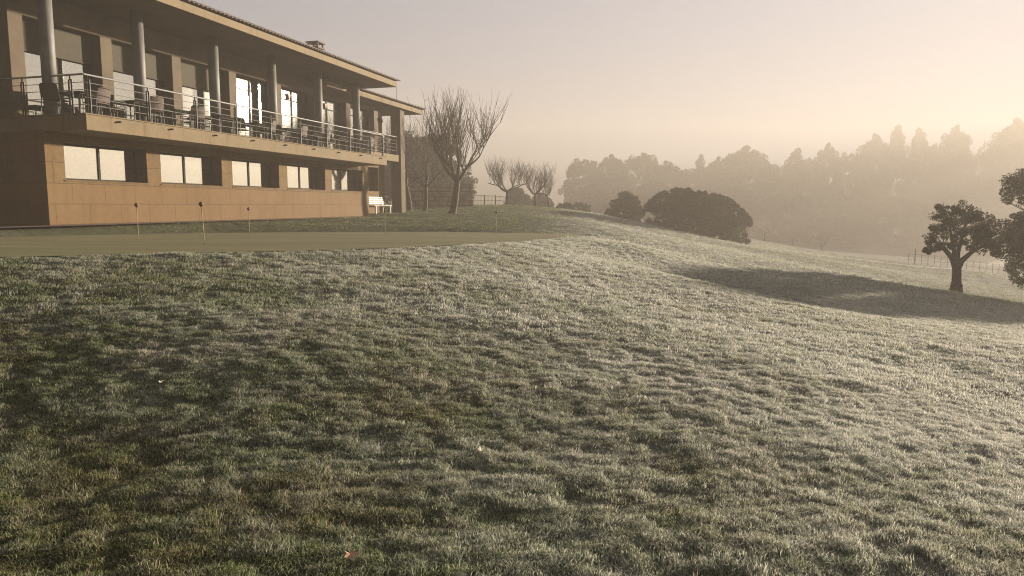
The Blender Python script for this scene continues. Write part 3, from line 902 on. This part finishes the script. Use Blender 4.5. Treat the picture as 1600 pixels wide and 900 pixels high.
leaf(751, 690, 4.6, .032, M['paleleaf'], 'pale curled leaf lying mid-slope in the grass', (.8, -.3, 1.9))
leaf(250, 586, 5.6, .026, M['paleleaf'], 'small bleached leaf on the left of the slope', (.3, .2, 1))
leaf(735, 462, 9.3, .03, M['paleleaf'], 'tiny pale leaf just below the rim of the green', (.5, .2, 2))

# ================================================================ trees
def tube_fast(segs, nside):
    """segs: list of (points[k,3], radii[k]) -> verts, quads"""
    V = []; Fq = []; off = 0
    for pts, rd in segs:
        pts = np.asarray(pts, float); k = len(pts)
        t = np.gradient(pts, axis=0); t /= np.linalg.norm(t, axis=1, keepdims=True)+1e-9
        h = np.where(np.abs(t[:, 2:3]) < .9, np.array([[0, 0, 1.]]), np.array([[1., 0, 0]]))
        u = np.cross(t, h); u /= np.linalg.norm(u, axis=1, keepdims=True)+1e-9
        for i_ in range(1, k):
            u[i_] = u[i_-1]-t[i_]*(u[i_-1]@t[i_]); u[i_] /= np.linalg.norm(u[i_])+1e-9
        v = np.cross(t, u)
        a = np.arange(nside)*2*math.pi/nside
        ring = pts[:, None]+(u[:, None]*np.cos(a)[None, :, None]+v[:, None]*np.sin(a)[None, :, None])*np.asarray(rd)[:, None, None]
        V.append(ring.reshape(-1, 3))
        i_ = np.arange(k-1)[:, None]*nside; j = np.arange(nside)[None]; j2 = (j+1) % nside
        Fq.append(np.stack([i_+j, i_+j2, i_+nside+j2, i_+nside+j], -1).reshape(-1, 4)+off); off += k*nside
    return np.concatenate(V), np.concatenate(Fq)
def branch_path(r, p, d, length, n, wob, up):
    pts = [p.copy()]; d = d/np.linalg.norm(d)
    for k in range(n):
        d = d+r.normal(0, wob, 3)+np.array([0, 0, up]); d /= np.linalg.norm(d)
        pts.append(pts[-1]+d*length/n)
    return np.array(pts), d
def bare_tree(name, h, trunk_h, spread, seed, lean=(0, 0), tr=.22, nl=5, twig=.9, dens=1.0, limb=.36, rise=.85, fan=.42):
    r = np.random.default_rng(seed)
    root = empty(name)
    base = np.array([0, 0, -.15]); top = np.array([lean[0], lean[1], trunk_h])
    ts = np.linspace(0, 1, 7)
    tp = base+(top-base)*ts[:, None]+np.c_[np.sin(ts*3)*.06, np.cos(ts*4)*.05, ts*0]
    segs_t = [(tp, tr*(1.35-.9*ts**.5*.55)*np.where(ts == 0, 1.25, 1))]
    segs_l = []; segs_s = []
    tops = []
    for l in range(nl):
        a = 2*math.pi*(l+r.uniform(-.25, .25))/nl
        d = np.array([math.cos(a)*spread, math.sin(a)*spread, rise*r.uniform(.6, 1.3)])
        L_len = (h-trunk_h)*limb*r.uniform(.8, 1.25)
        pts, dd = branch_path(r, top-np.array([0, 0, r.uniform(.0, .15)*trunk_h*.4]), d, L_len, 6, .14, .05)
        segs_l.append((pts, np.linspace(tr*.55, tr*.20, 7)))
        for q in range(int(4*dens)+1):
            k = r.integers(2, 7); k = min(k, 6)
            a2 = r.uniform(0, 2*math.pi)
            d2 = np.array([math.cos(a2)*.75, math.sin(a2)*.75, 1.0])+dd*.5
            p2, dd2 = branch_path(r, pts[k], d2, (h-trunk_h)*r.uniform(.22, .45), 5, .12, .08)
            segs_l.append((p2, np.linspace(tr*.16, tr*.055, 6)))
            for z_ in range(int(7*dens)+1):
                k2 = r.integers(1, 6); a3 = r.uniform(0, 2*math.pi)
                d3 = np.array([math.cos(a3)*fan, math.sin(a3)*fan, 1.0])+.25*dd2
                lim = h-p2[k2][2]
                p3, d3e = branch_path(r, p2[k2], d3, max(.3, min(lim, (h-trunk_h)*.62)*r.uniform(.45, 1.0)*twig), 5, .09, .09)
                segs_s.append((p3, np.linspace(.016, .005, 6)*(h/7)))
                if r.uniform() < .75*dens:
                    k3 = r.integers(1, 4); a4 = r.uniform(0, 2*math.pi)
                    p4, _ = branch_path(r, p3[k3], np.array([math.cos(a4)*.8, math.sin(a4)*.8, .8]), lim*.22*r.uniform(.5, 1.2), 3, .12, .06)
                    segs_s.append((p4, np.linspace(.009, .004, 4)*(h/7)))
    v, f = tube_fast(segs_t+segs_l, 8); o1 = link('trunk', new_mesh('trunk', v, f, True), M['bark'], root)
    v, f = tube_fast(segs_s, 4); o2 = link('crown', new_mesh('crown', v, f, True), M['bark'], root)
    return root
def place(root, px, d, sink=.05, rot=None, scale=None):
    x = xat(px, d); root.location = (x, d, hz(x, d)-sink)
    if rot is not None: root.rotation_euler = (0, 0, rot)
    if scale is not None: root.scale = (scale,)*3 if not hasattr(scale, '__len__') else scale
    return root
GB = 'bare pollarded trees beyond the clubhouse'
tag(place(bare_tree('bare_tree', 7.4, 1.9, .8, 5, (.35, 0), .19, 6, 1.0, 1.1, .36, 1.0, .5), 705, 42), 'largest bare tree with tall upright shoots, just right of the clubhouse pillar', 'tree', GB)
tag(place(bare_tree('bare_tree', 6.8, 1.6, .8, 9, (.1, .1), .12, 5, 1.0, .7, .34, 1.0, .5), 663, 46), 'bare tree standing between the clubhouse pillar and the largest bare tree', 'tree', GB)
tag(place(bare_tree('bare_tree', 6.4, 1.6, .8, 14, (-.2, .1), .15, 5, 1.0, .7, .34, 1.0, .5), 640, 47.5), 'bare tree half hidden directly behind the clubhouse pillar', 'tree', GB)
tag(place(bare_tree('bare_tree', 4.9, 1.3, 1.3, 21, (0, 0), .12, 7, .75, 1.1, .50, .40, .75), 792, 60), 'low spreading bare tree, left of the small group past the fence', 'tree', GB)
tag(place(bare_tree('bare_tree', 4.6, 1.2, 1.2, 27, (0, 0), .12, 7, .7, 1.1, .44, .5, .8), 836, 61), 'rounded bare tree in the middle of the small group past the fence', 'tree', GB)
tag(place(bare_tree('bare_tree', 3.2, 1.1, .8, 33, (-.12, 0), .08, 5, .7, .8, .4, .6, .8), 857, 60), 'smallest thin crooked bare tree, right of the small group', 'tree', GB)

def leaf_cloud(r, clumps, per, size, flat=1.0):
    """clumps: (cx,cy,cz,rad) ; many small randomly turned quads"""
    c = np.repeat(np.asarray(clumps), per, axis=0); n = len(c)
    d = r.normal(size=(n, 3)); d /= np.linalg.norm(d, axis=1, keepdims=True)
    rad = c[:, 3:4]*r.uniform(.25, 1.0, (n, 1))**.5
    p = c[:, :3]+d*rad*np.array([[1, 1, flat]])
    a = r.normal(size=(n, 3)); a /= np.linalg.norm(a, axis=1, keepdims=True)
    b = np.cross(a, r.normal(size=(n, 3))); b /= np.linalg.norm(b, axis=1, keepdims=True)
    s1 = size*r.uniform(.6, 1.3, (n, 1)); s2 = s1*r.uniform(.35, .7, (n, 1))
    V = np.stack([p-a*s1, p+b*s2, p+a*s1, p-b*s2], 1).reshape(-1, 3)
    return V, np.arange(n*4).reshape(n, 4)
def round_tree(name, h, wdt, seed, leafm, base=.25, nclump=70, per=120, leafsz=.22, top='round', trunk=True, crad=.16):
    r = np.random.default_rng(seed); root = empty(name)
    cl = []
    while len(cl) < nclump:
        t = r.uniform(0, 1); z = h*(base+(1-base)*t*.93)
        prof = {'round': math.sqrt(max(0, 1-(2*t-1)**2))*.9+.1, 'cone': (1-t)**.55+.10, 'dome': math.sqrt(max(0, 1-t**2.2)), 'umbrella': math.sin(math.pi*min(1, t*.75+.2))**.6}[top]
        a = r.uniform(0, 2*math.pi); q = prof*wdt*.5*r.uniform(.3, 1.18)**.6*(1+.12*math.sin(3*a+seed)+.10*math.sin(9*t+2*a))
        cr = h*crad*r.uniform(.3, 1.2)**1.3*(.55+.45*prof); z += h*r.normal(0, .02)
        cl.append((q*math.cos(a), q*math.sin(a), z, cr))
    V, Fq = leaf_cloud(r, cl, per, leafsz, .8)
    link('crown', new_mesh('crown', V, Fq), leafm, root)
    if trunk:
        segs = []
        tp, _ = branch_path(r, np.array([0, 0, -.3]), np.array([r.normal(0, .05), r.normal(0, .05), 1.]), h*.8, 8, .04, .05)
        segs.append((tp, np.linspace(h*.022, h*.005, 9)))
        for _ in range(9):
            k = r.integers(3, 8); a = r.uniform(0, 2*math.pi)
            p2, _ = branch_path(r, tp[k], np.array([math.cos(a), math.sin(a), .5]), wdt*.4*r.uniform(.6, 1), 4, .1, .05)
            segs.append((p2, np.linspace(h*.009, h*.002, 5)))
        v, f = tube_fast(segs, 7); link('trunk', new_mesh('trunk', v, f, True), M['bark'], root)
    return root

# dark evergreens right behind the bare trees at the clubhouse
GE = 'dark evergreens behind the bare trees'
e1 = round_tree('evergreen_tree', 6.2, 5.2, 3, M['leaf_far'], .12, 80, 150, .16)
tag(place(e1, 672, 72, scale=1.2), 'broad dark evergreen directly behind the bare trees right of the clubhouse', 'tree', GE)
tag(place(copy_tree(e1, (0,0,0)), 632, 75, rot=1.3, scale=1.25), 'dark evergreen mostly hidden behind the clubhouse pillar', 'tree', GE)
tag(place(copy_tree(e1, (0,0,0)), 704, 80, rot=3.3, scale=(1.0, 1.0, .8)), 'lower dark evergreen behind the trunk of the largest bare tree', 'tree', GE)

# clipped and free shrubs on the ridge
def shrub(name, px, d, wpx, hpx, seed, label, top='dome', n=90, per=170, lsz=.09, dx=1.0, shear=0.0):
    W = wpx/1138*d; H = hpx/1138*d
    r = np.random.default_rng(seed); root = empty(name)
    cl = []
    while len(cl) < n:
        a = r.uniform(0, 2*math.pi); t = r.uniform(0, 1)
        if top == 'box': prof = 1-.25*max(0, t-.7)/.3
        else: prof = math.sqrt(max(0, 1-t**2.3))
        q = prof*W*.43*r.uniform(.0, 1)**.5
        wild = shear > 0
        q *= 1+.05*math.sin(5*a+seed)*wild
        cx_ = q*math.cos(a); bulge = 1-.10*wild*(cx_/W)
        cl.append((cx_, q*math.sin(a)*dx, H*(.03+.84*t)*bulge-shear*cx_, H*.13*r.uniform(.5, 1.2)))
    for _ in range(n if shear > 0 else 0):   # loose shoots standing out of the outline
        a = r.uniform(0, 2*math.pi); t = r.uniform(.35, .95); q = math.sqrt(max(0, 1-t**2.3))*W*.5
        cl.append((q*math.cos(a), q*math.sin(a)*dx, H*(.05+.95*t)-shear*q*math.cos(a), H*.05*r.uniform(.6, 1.3)))
    V, Fq = leaf_cloud(r, cl, per, lsz, .9)
    link('foliage', new_mesh('foliage', V, Fq), M['leaf_hedge'], root)
    segs = []
    for k in range(7):
        a = r.uniform(0, 2*math.pi)
        p2, _ = branch_path(r, np.array([0, 0, -.1]), np.array([math.cos(a)*W/H*.5, math.sin(a)*W/H*.5, 1.]), H*.85, 5, .1, .03); segs.append((p2, np.linspace(.05, .01, 6)))
    v, f = tube_fast(segs, 6); link('stem', new_mesh('stem', v, f, True), M['bark'], root)
    place(root, px, d, .1); tag(root, label, 'shrub', 'shrubs along the ridge'); return root
s5 = shrub('low_evergreen', 808, 88, 52, 40, 17, 'low round evergreen behind the left spreading bare tree', n=110, per=170, lsz=.12)
s6 = shrub('low_evergreen', 845, 92, 46, 34, 19, 'lower evergreen behind the thin crooked bare tree', n=90, per=170, lsz=.12)
s1 = shrub('wide_shrub', 1090, 58, 172, 72, 4, 'widest dark shrub sprawling down the slope in the middle distance', n=340, per=190, lsz=.08, shear=.14)
s2 = shrub('round_shrub', 978, 66, 68, 50, 5, 'clipped dome-shaped shrub left of the widest shrub', n=110, per=180)
s3 = shrub('clipped_shrub', 882, 72, 28, 18, 6, 'small low rounded shrub next to the thin crooked tree', 'box', 60, 150)
s4 = shrub('clipped_shrub', 905, 80, 40, 16, 8, 'low hedge-like shrub between the small rounded one and the dome', 'box', 60, 150)

# the wood across the fairway: individual trees in the mist
GT = 'misty trees across the fairway'
protos = {
 'a': round_tree('broad_pine', 12, 11, 31, M['leaf_far'], .04, 260, 150, .17, 'round', crad=.10),
 'b': round_tree('broad_pine', 12, 9, 37, M['leaf_far'], .04, 260, 150, .17, 'dome', crad=.10),
 'c': round_tree('slender_conifer', 12, 6, 41, M['leaf_far'], .06, 170, 140, .16, 'cone', crad=.07),
}
base_h0 = {'a': 12, 'b': 12, 'c': 12, 'd': 14}
wood = [ # px centre, px top, distance, kind, px width
 (912, 246, 100, 'a', 62, 'rounded tree at the left end of the misty wood'),
 (955, 240, 104, 'b', 60, 'dome-topped tree second from the left end of the wood'),
 (1002, 237, 108, 'a', 62, 'leafy round tree above the clipped dome shrub'),
 (1040, 250, 112, 'b', 66, 'flat-domed tree above the left side of the widest shrub'),
 (1070, 262, 118, 'a', 50, 'lower tree in the dip of the wood outline above the widest shrub'),
 (1093, 238, 122, 'c', 26, 'thin pointed conifer rising from the dip of the wood outline'),
 (1120, 244, 122, 'b', 50, 'mid-height tree just left of the big domed pine'),
 (1162, 227, 118, 'b', 96, 'big domed pine in the middle of the misty wood'),
 (1205, 254, 128, 'a', 50, 'lower tree in the gap right of the big domed pine'),
 (1240, 228, 126, 'c', 46, 'pointed pine right of the gap beside the big domed pine'),
 (1262, 244, 132, 'a', 50, 'round tree between the pointed pine and the see-through crown'),
 (1290, 222, 132, 'b', 46, 'airy round crown letting sky through, centre right of the wood'),
 (1325, 236, 136, 'a', 48, 'shorter pale tree left of the tallest ones'),
 (1362, 208, 138, 'b', 56, 'pale tree at the left shoulder of the tallest pair'),
 (1395, 192, 142, 'c', 44, 'tallest pointed conifer, very pale in the mist'),
 (1432, 196, 144, 'c', 46, 'second pale pointed conifer right of the tallest one'),
 (1458, 222, 146, 'a', 60, 'pale round tree filling between conifers and the square-topped pine'),
 (1487, 194, 140, 'b', 58, 'pale square-topped pine left of the bright gap'),
 (1532, 232, 150, 'a', 60, 'low pale tree in the bright gap near the glow'),
 (1580, 184, 136, 'b', 82, 'large pale pine at the right edge above the olive trees'),
 (1640, 200, 136, 'a', 90, 'pale round pine cut by the right edge of the view'),
 (1140, 290, 104, 'a', 90, 'front-row tree behind the right flank of the widest shrub'),
 (1225, 300, 108, 'a', 86, 'dim front-row tree below the pointed pine'),
 (1310, 300, 112, 'b', 90, 'dim front-row tree right of the pale saplings'),
 (1400, 306, 118, 'a', 96, 'dim front-row tree low in the thick mist'),
 (1490, 300, 124, 'b', 90, 'dim front-row tree behind the olive tree'),
 (1580, 300, 124, 'a', 90, 'dim front-row tree behind the big right-hand olive'),
 (1018, 280, 92, 'b', 76, 'nearer round tree between the two larger shrubs'),
 (925, 285, 90, 'a', 60, 'nearer low tree behind the hedge-like shrub'),
]
used = set()
for px, ptop, d, kd, wpx, lb in wood:
    d *= 1.75
    p = protos[kd]
    if kd in used: t = copy_tree(p, (0, 0, 0))
    else: t = p; used.add(kd)
    x = xat(px, d); zg = hz(x, d)
    ztop = at(px, ptop, d)[2]
    H = ztop-zg; s_ = H/base_h0[kd]
    wnat = {'a': 11, 'b': 9, 'c': 6, 'd': 12}[kd]
    sx = (wpx/1138*d)/wnat*1.12
    t.location = (x, d, zg-.1); t.rotation_euler = (0, 0, rng.uniform(0, 6.28)); t.scale = (sx, sx, s_)
    tag(t, lb, 'tree', GT)
# bare saplings with pale bark at the foot of the wood
GS = 'pale saplings at the foot of the wood'
sp0 = bare_tree('pale_sapling', 3.2, .8, .8, 61, (0, 0), .06, 4, .8, .5)
for ch in sp0.children:
    ch.data.materials.clear(); ch.data.materials.append(M['column'])
tag(place(sp0, 1196, 74), 'pale bare sapling just right of the widest shrub', 'tree', GS)
tag(place(copy_tree(sp0, (0, 0, 0)), 1288, 84, rot=2, scale=1.0), 'pale bare sapling below the airy round crown', 'tree', GS)
tag(place(copy_tree(sp0, (0, 0, 0)), 1242, 88, rot=4, scale=.8), 'smaller pale sapling between the other two', 'tree', GS)

# ================================================================ olive trees at the right
def olive(name, limbs, trunk, clumps, seed, per=520, lsz=.05, tr=.2):
    r = np.random.default_rng(seed); root = empty(name)
    segs = [(np.array(p, float), np.array(rd, float)) for p, rd in trunk+limbs]
    # fine branches inside each clump
    for cx_, cy_, cz_, rd in clumps:
        src = min((p for p, _ in limbs for p in p), key=lambda q: math.dist(q, (cx_, cy_, cz_-.3)))
        for _ in range(3):
            e2 = np.array([cx_, cy_, cz_])+r.normal(0, rd*.45, 3)
            ts = np.linspace(0, 1, 5)[:, None]
            pp = np.array(src)*(1-ts)+e2*ts+np.array([0, 0, .12])*np.sin(ts*math.pi)+r.normal(0, .03, (5, 3))*np.sin(ts*math.pi)
            segs.append((pp, np.linspace(.03, .008, 5)))
    v, f = tube_fast(segs, 9); link('trunk', new_mesh('trunk', v, f, True), M['olivebark'], root)
    sub = []
    for cx_, cy_, cz_, rd in clumps:
        for _ in range(7):
            dd = r.normal(size=3); dd /= np.linalg.norm(dd)
            sub.append((cx_+dd[0]*rd*.7, cy_+dd[1]*rd*.7, cz_+dd[2]*rd*.6, rd*r.uniform(.34, .62)))
    V, Fq = leaf_cloud(r, sub, per//7, lsz, .85)
    link('crown', new_mesh('crown', V, Fq), M['leaf_olive'], root)
    return root
# at distance 32 one metre is 35 pixels
tw = [([(0,0,-.2),(0,0,.15),(.0,0,.55),(-.02,0,1.0),(-.05,0,1.25)], [.36,.27,.20,.185,.2])]
lm = [([(-.05,0,1.15),(-.25,.05,1.6),(-.6,.1,2.0),(-1.0,.05,2.25)], [.16,.12,.09,.05]),
      ([(-.05,0,1.15),(-.2,-.1,1.7),(-.35,-.1,2.3),(-.45,0,2.9)], [.15,.11,.08,.04]),
      ([(.0,0,1.1),(.2,.05,1.45),(.6,.0,1.85),(1.1,-.1,2.2)], [.15,.12,.09,.05]),
      ([(.0,0,1.2),(.1,.2,1.8),(.3,.3,2.5),(.4,.3,3.0)], [.12,.09,.07,.04]),
      ([(-.02,0,.3),(.1,-.15,.35),(.16,-.2,.38)], [.16,.13,.05])]
r_ = np.random.default_rng(77)
cl = [(-.9,0,3.5,.38),(-.75,.2,3.75,.3),(-1.1,.1,2.7,.42),(-1.15,-.1,2.2,.36),(-.6,-.1,3.0,.36),(-.25,.1,3.6,.36),(.2,.2,3.75,.40),(.0,-.1,3.15,.45),(.5,.1,3.4,.45),(.85,.0,3.5,.40),
      (1.2,.1,3.2,.42),(1.3,-.1,2.75,.45),(.9,.0,2.8,.50),(.45,-.2,2.7,.5),(.1,.0,2.5,.42),(1.5,.1,2.35,.42),(1.1,-.1,2.1,.42),(.6,.1,2.15,.36),(1.6,.0,1.85,.26),(-.7,.2,2.0,.26),(-.35,.0,2.1,.25),(-1.35,0,1.95,.22),(.2,.5,3.0,.45),(.7,-.6,2.7,.45),(-.5,.6,2.7,.4),(.9,.7,2.6,.45)]
o1 = olive('olive_tree', lm, tw, cl, 78)
tag(place(o1, 1503, 32, 0), 'smaller olive tree with forked trunk on the sunlit lawn', 'tree', 'olive trees at the right')
cl2 = []
for k in range(150):
    a = r_.uniform(0, 2*math.pi); t = r_.uniform(0, 1); q = 3.1*math.sqrt(max(0, 1-(1.6*t-.7)**2*.95))*r_.uniform(.35, 1)**.5
    cl2.append((q*math.cos(a)+.15, q*math.sin(a), 1.2+t*5.2, .60*r_.uniform(.7, 1.15)))
tw2 = [([(0,0,-.3),(0,0,.3),(.05,0,.9),(.0,0,1.4)], [.42,.32,.26,.24])]
lm2 = [([(0,0,1.3),(-.4,.1,2.0),(-.9,.1,2.8),(-1.3,0,3.6)], [.2,.15,.1,.05]),([(0,0,1.3),(.4,.2,2.1),(.9,.2,3.0),(1.2,.1,4.0)], [.2,.15,.1,.05]),
       ([(0,0,1.3),(.0,-.4,2.2),(.1,-.9,3.1),(0,-1.2,4.0)], [.17,.13,.1,.05]),([(0,0,1.35),(-.1,.3,2.4),(0,.4,3.6),(.1,.3,4.9)], [.18,.14,.1,.05])]
o2 = olive('olive_tree', lm2, tw2, cl2, 91, per=560, lsz=.055)
tag(place(o2, 1690, 33, 0, scale=1.08), 'taller dense olive tree cut by the right edge of the view', 'tree', 'olive trees at the right')
o3 = copy_tree(o2, (0, 0, 0)); tag(place(o3, 1785, 29, 0, rot=2.1, scale=.72), 'olive tree standing outside the right edge of the view', 'tree', 'olive trees at the right')

# ================================================================ stone wall and fence behind the green
def stonewall():
    a = np.array([xat(614, 50), 50.0]); b_ = np.array([xat(738, 52), 52.0]); L = np.linalg.norm(b_-a); ang_ = math.atan2(*(b_-a)[::-1])
    z0 = hz(*b_)-.3
    r = np.random.default_rng(5); root = empty('stone_wall', (a[0], a[1], z0), ang_)
    b = MB(); z = 0; row = 0
    while z < 1.75:
        hh = r.uniform(.26, .38); x = -.0 - (row % 2)*.0
        while x < L-.1:
            w_ = min(r.uniform(.45, .95), L-x)
            g_ = .014; o_ = r.uniform(-.03, .03)
            b.box(x+g_, x+w_-g_, -.25+o_, .25, z+g_, z+hh-g_); x += w_
        z += hh; row += 1
    b.build('blocks', M['drystone'], root, bevel=.03)
    MB().box(.03, L-.05, -.18, .2, 0, z-.05).build('core', M['dark_brown'], root)
    tag(root, 'weathered block stone wall behind the bare trees', 'wall')
stonewall()
def fence():
    root = None
    a = np.array([xat(739, 55), 55.0]); b_ = np.array([xat(862, 66), 66.0]); L = np.linalg.norm(b_-a)
    z0 = hz(a[0], a[1]); root = empty('metal_fence', (a[0], a[1], z0), math.atan2(*(b_-a)[::-1]))
    d = (b_-a)/L
    def hh(t): return hz(*(a+d*t))-z0
    ts = np.arange(0, L, 1.6)
    for t in ts: MB().box(t-.03, t+.03, -.03, .03, hh(t)-.2, hh(t)+.78).build('post', M['dsteel'], root)
    for h_ in (.72, .38):
        MB().tube([(t, 0, hh(t)+h_) for t in ts], .02, 5).build('rail', M['dsteel'], root)
    b = MB()
    for t in np.arange(.2, L-1, .2): b.tube([(t, 0, hh(t)+.1), (t, 0, hh(t)+.72)], .009, 4)
    b.build('bars', M['dsteel'], root)
    tag(root, 'low dark metal fence between the stone wall and the small bare trees', 'fence')
fence()
def wire_fence():
    xs = np.linspace(1425, 1610, 19)
    pts = [np.array([xat(x, 62+(x-1375)*.03), 62+(x-1375)*.03]) for x in xs]
    z0 = hz(*pts[0]); root = empty('wire_fence', (pts[0][0], pts[0][1], z0))
    tops = []
    for k, p in enumerate(pts):
        q = p-pts[0]; zz = hz(*p)-z0
        MB().tube([(q[0], q[1], zz-.2), (q[0], q[1], zz+(1.35 if k == 1 else .95))], .018 if k != 1 else .045, 6).build('post', M['column'], root)
        tops.append((q[0], q[1], zz))
    for h_ in (.4, .85): MB().tube([(a, b_, c+h_) for a, b_, c in tops], .008, 4).build('wire', M['dsteel'], root)
    tag(root, 'faint post and wire fence beyond the olive trees', 'fence')
wire_fence()
# pale path over the far lawn
def strip(name, pix, wid, m):
    P_ = [at(x, y, d) for x, y, d in pix]
    xs = np.array([p[0] for p in P_]); ys = np.array([p[1] for p in P_])
    tt = np.linspace(0, 1, 90); s_ = np.linspace(0, 1, len(xs))
    X_ = np.interp(tt, s_, xs); Y_ = np.interp(tt, s_, ys)
    dx = np.gradient(X_); dy = np.gradient(Y_); n = np.hypot(dx, dy); nx, ny = -dy/n, dx/n
    V = []; Fs = []
    for k in range(90):
        for j, o_ in enumerate((-.5, -.17, .17, .5)):
            a, b_ = X_[k]+nx[k]*wid*o_, Y_[k]+ny[k]*wid*o_
            V.append((a, b_, hz(a, b_)+(.05 if 0 < j < 3 else .02)))
    for k in range(89):
        for j in range(3): Fs.append((k*4+j, k*4+j+1, (k+1)*4+j+1, (k+1)*4+j))
    o = link(name, new_mesh(name, V, np.array(Fs), True), m); tag(o, kind='structure')
strip('path', [(1175, 381, 60), (1260, 393, 60), (1350, 408, 61), (1440, 425, 60), (1540, 432, 60), (1640, 440, 60)], 1.3, M['gravel'])

# ================================================================ haze
def haze(dens=.0045, col=(.50, .465, .42), aniso=.24):
    b = MB().box(-275, 275, -275, 275, -19, 29.5)
    m = bpy.data.materials.new('morning_mist'); m.use_nodes = True; t = m.node_tree; t.nodes.clear()
    v = t.nodes.new('ShaderNodeVolumePrincipled'); v.inputs['Color'].default_value = (*col, 1)
    v.inputs['Density'].default_value = dens; v.inputs['Anisotropy'].default_value = aniso
    o_ = t.nodes.new('ShaderNodeOutputMaterial'); t.links.new(v.outputs[0], o_.inputs['Volume'])
    o = b.build('haze', m); tag(o, kind='stuff')
    return o
haze()
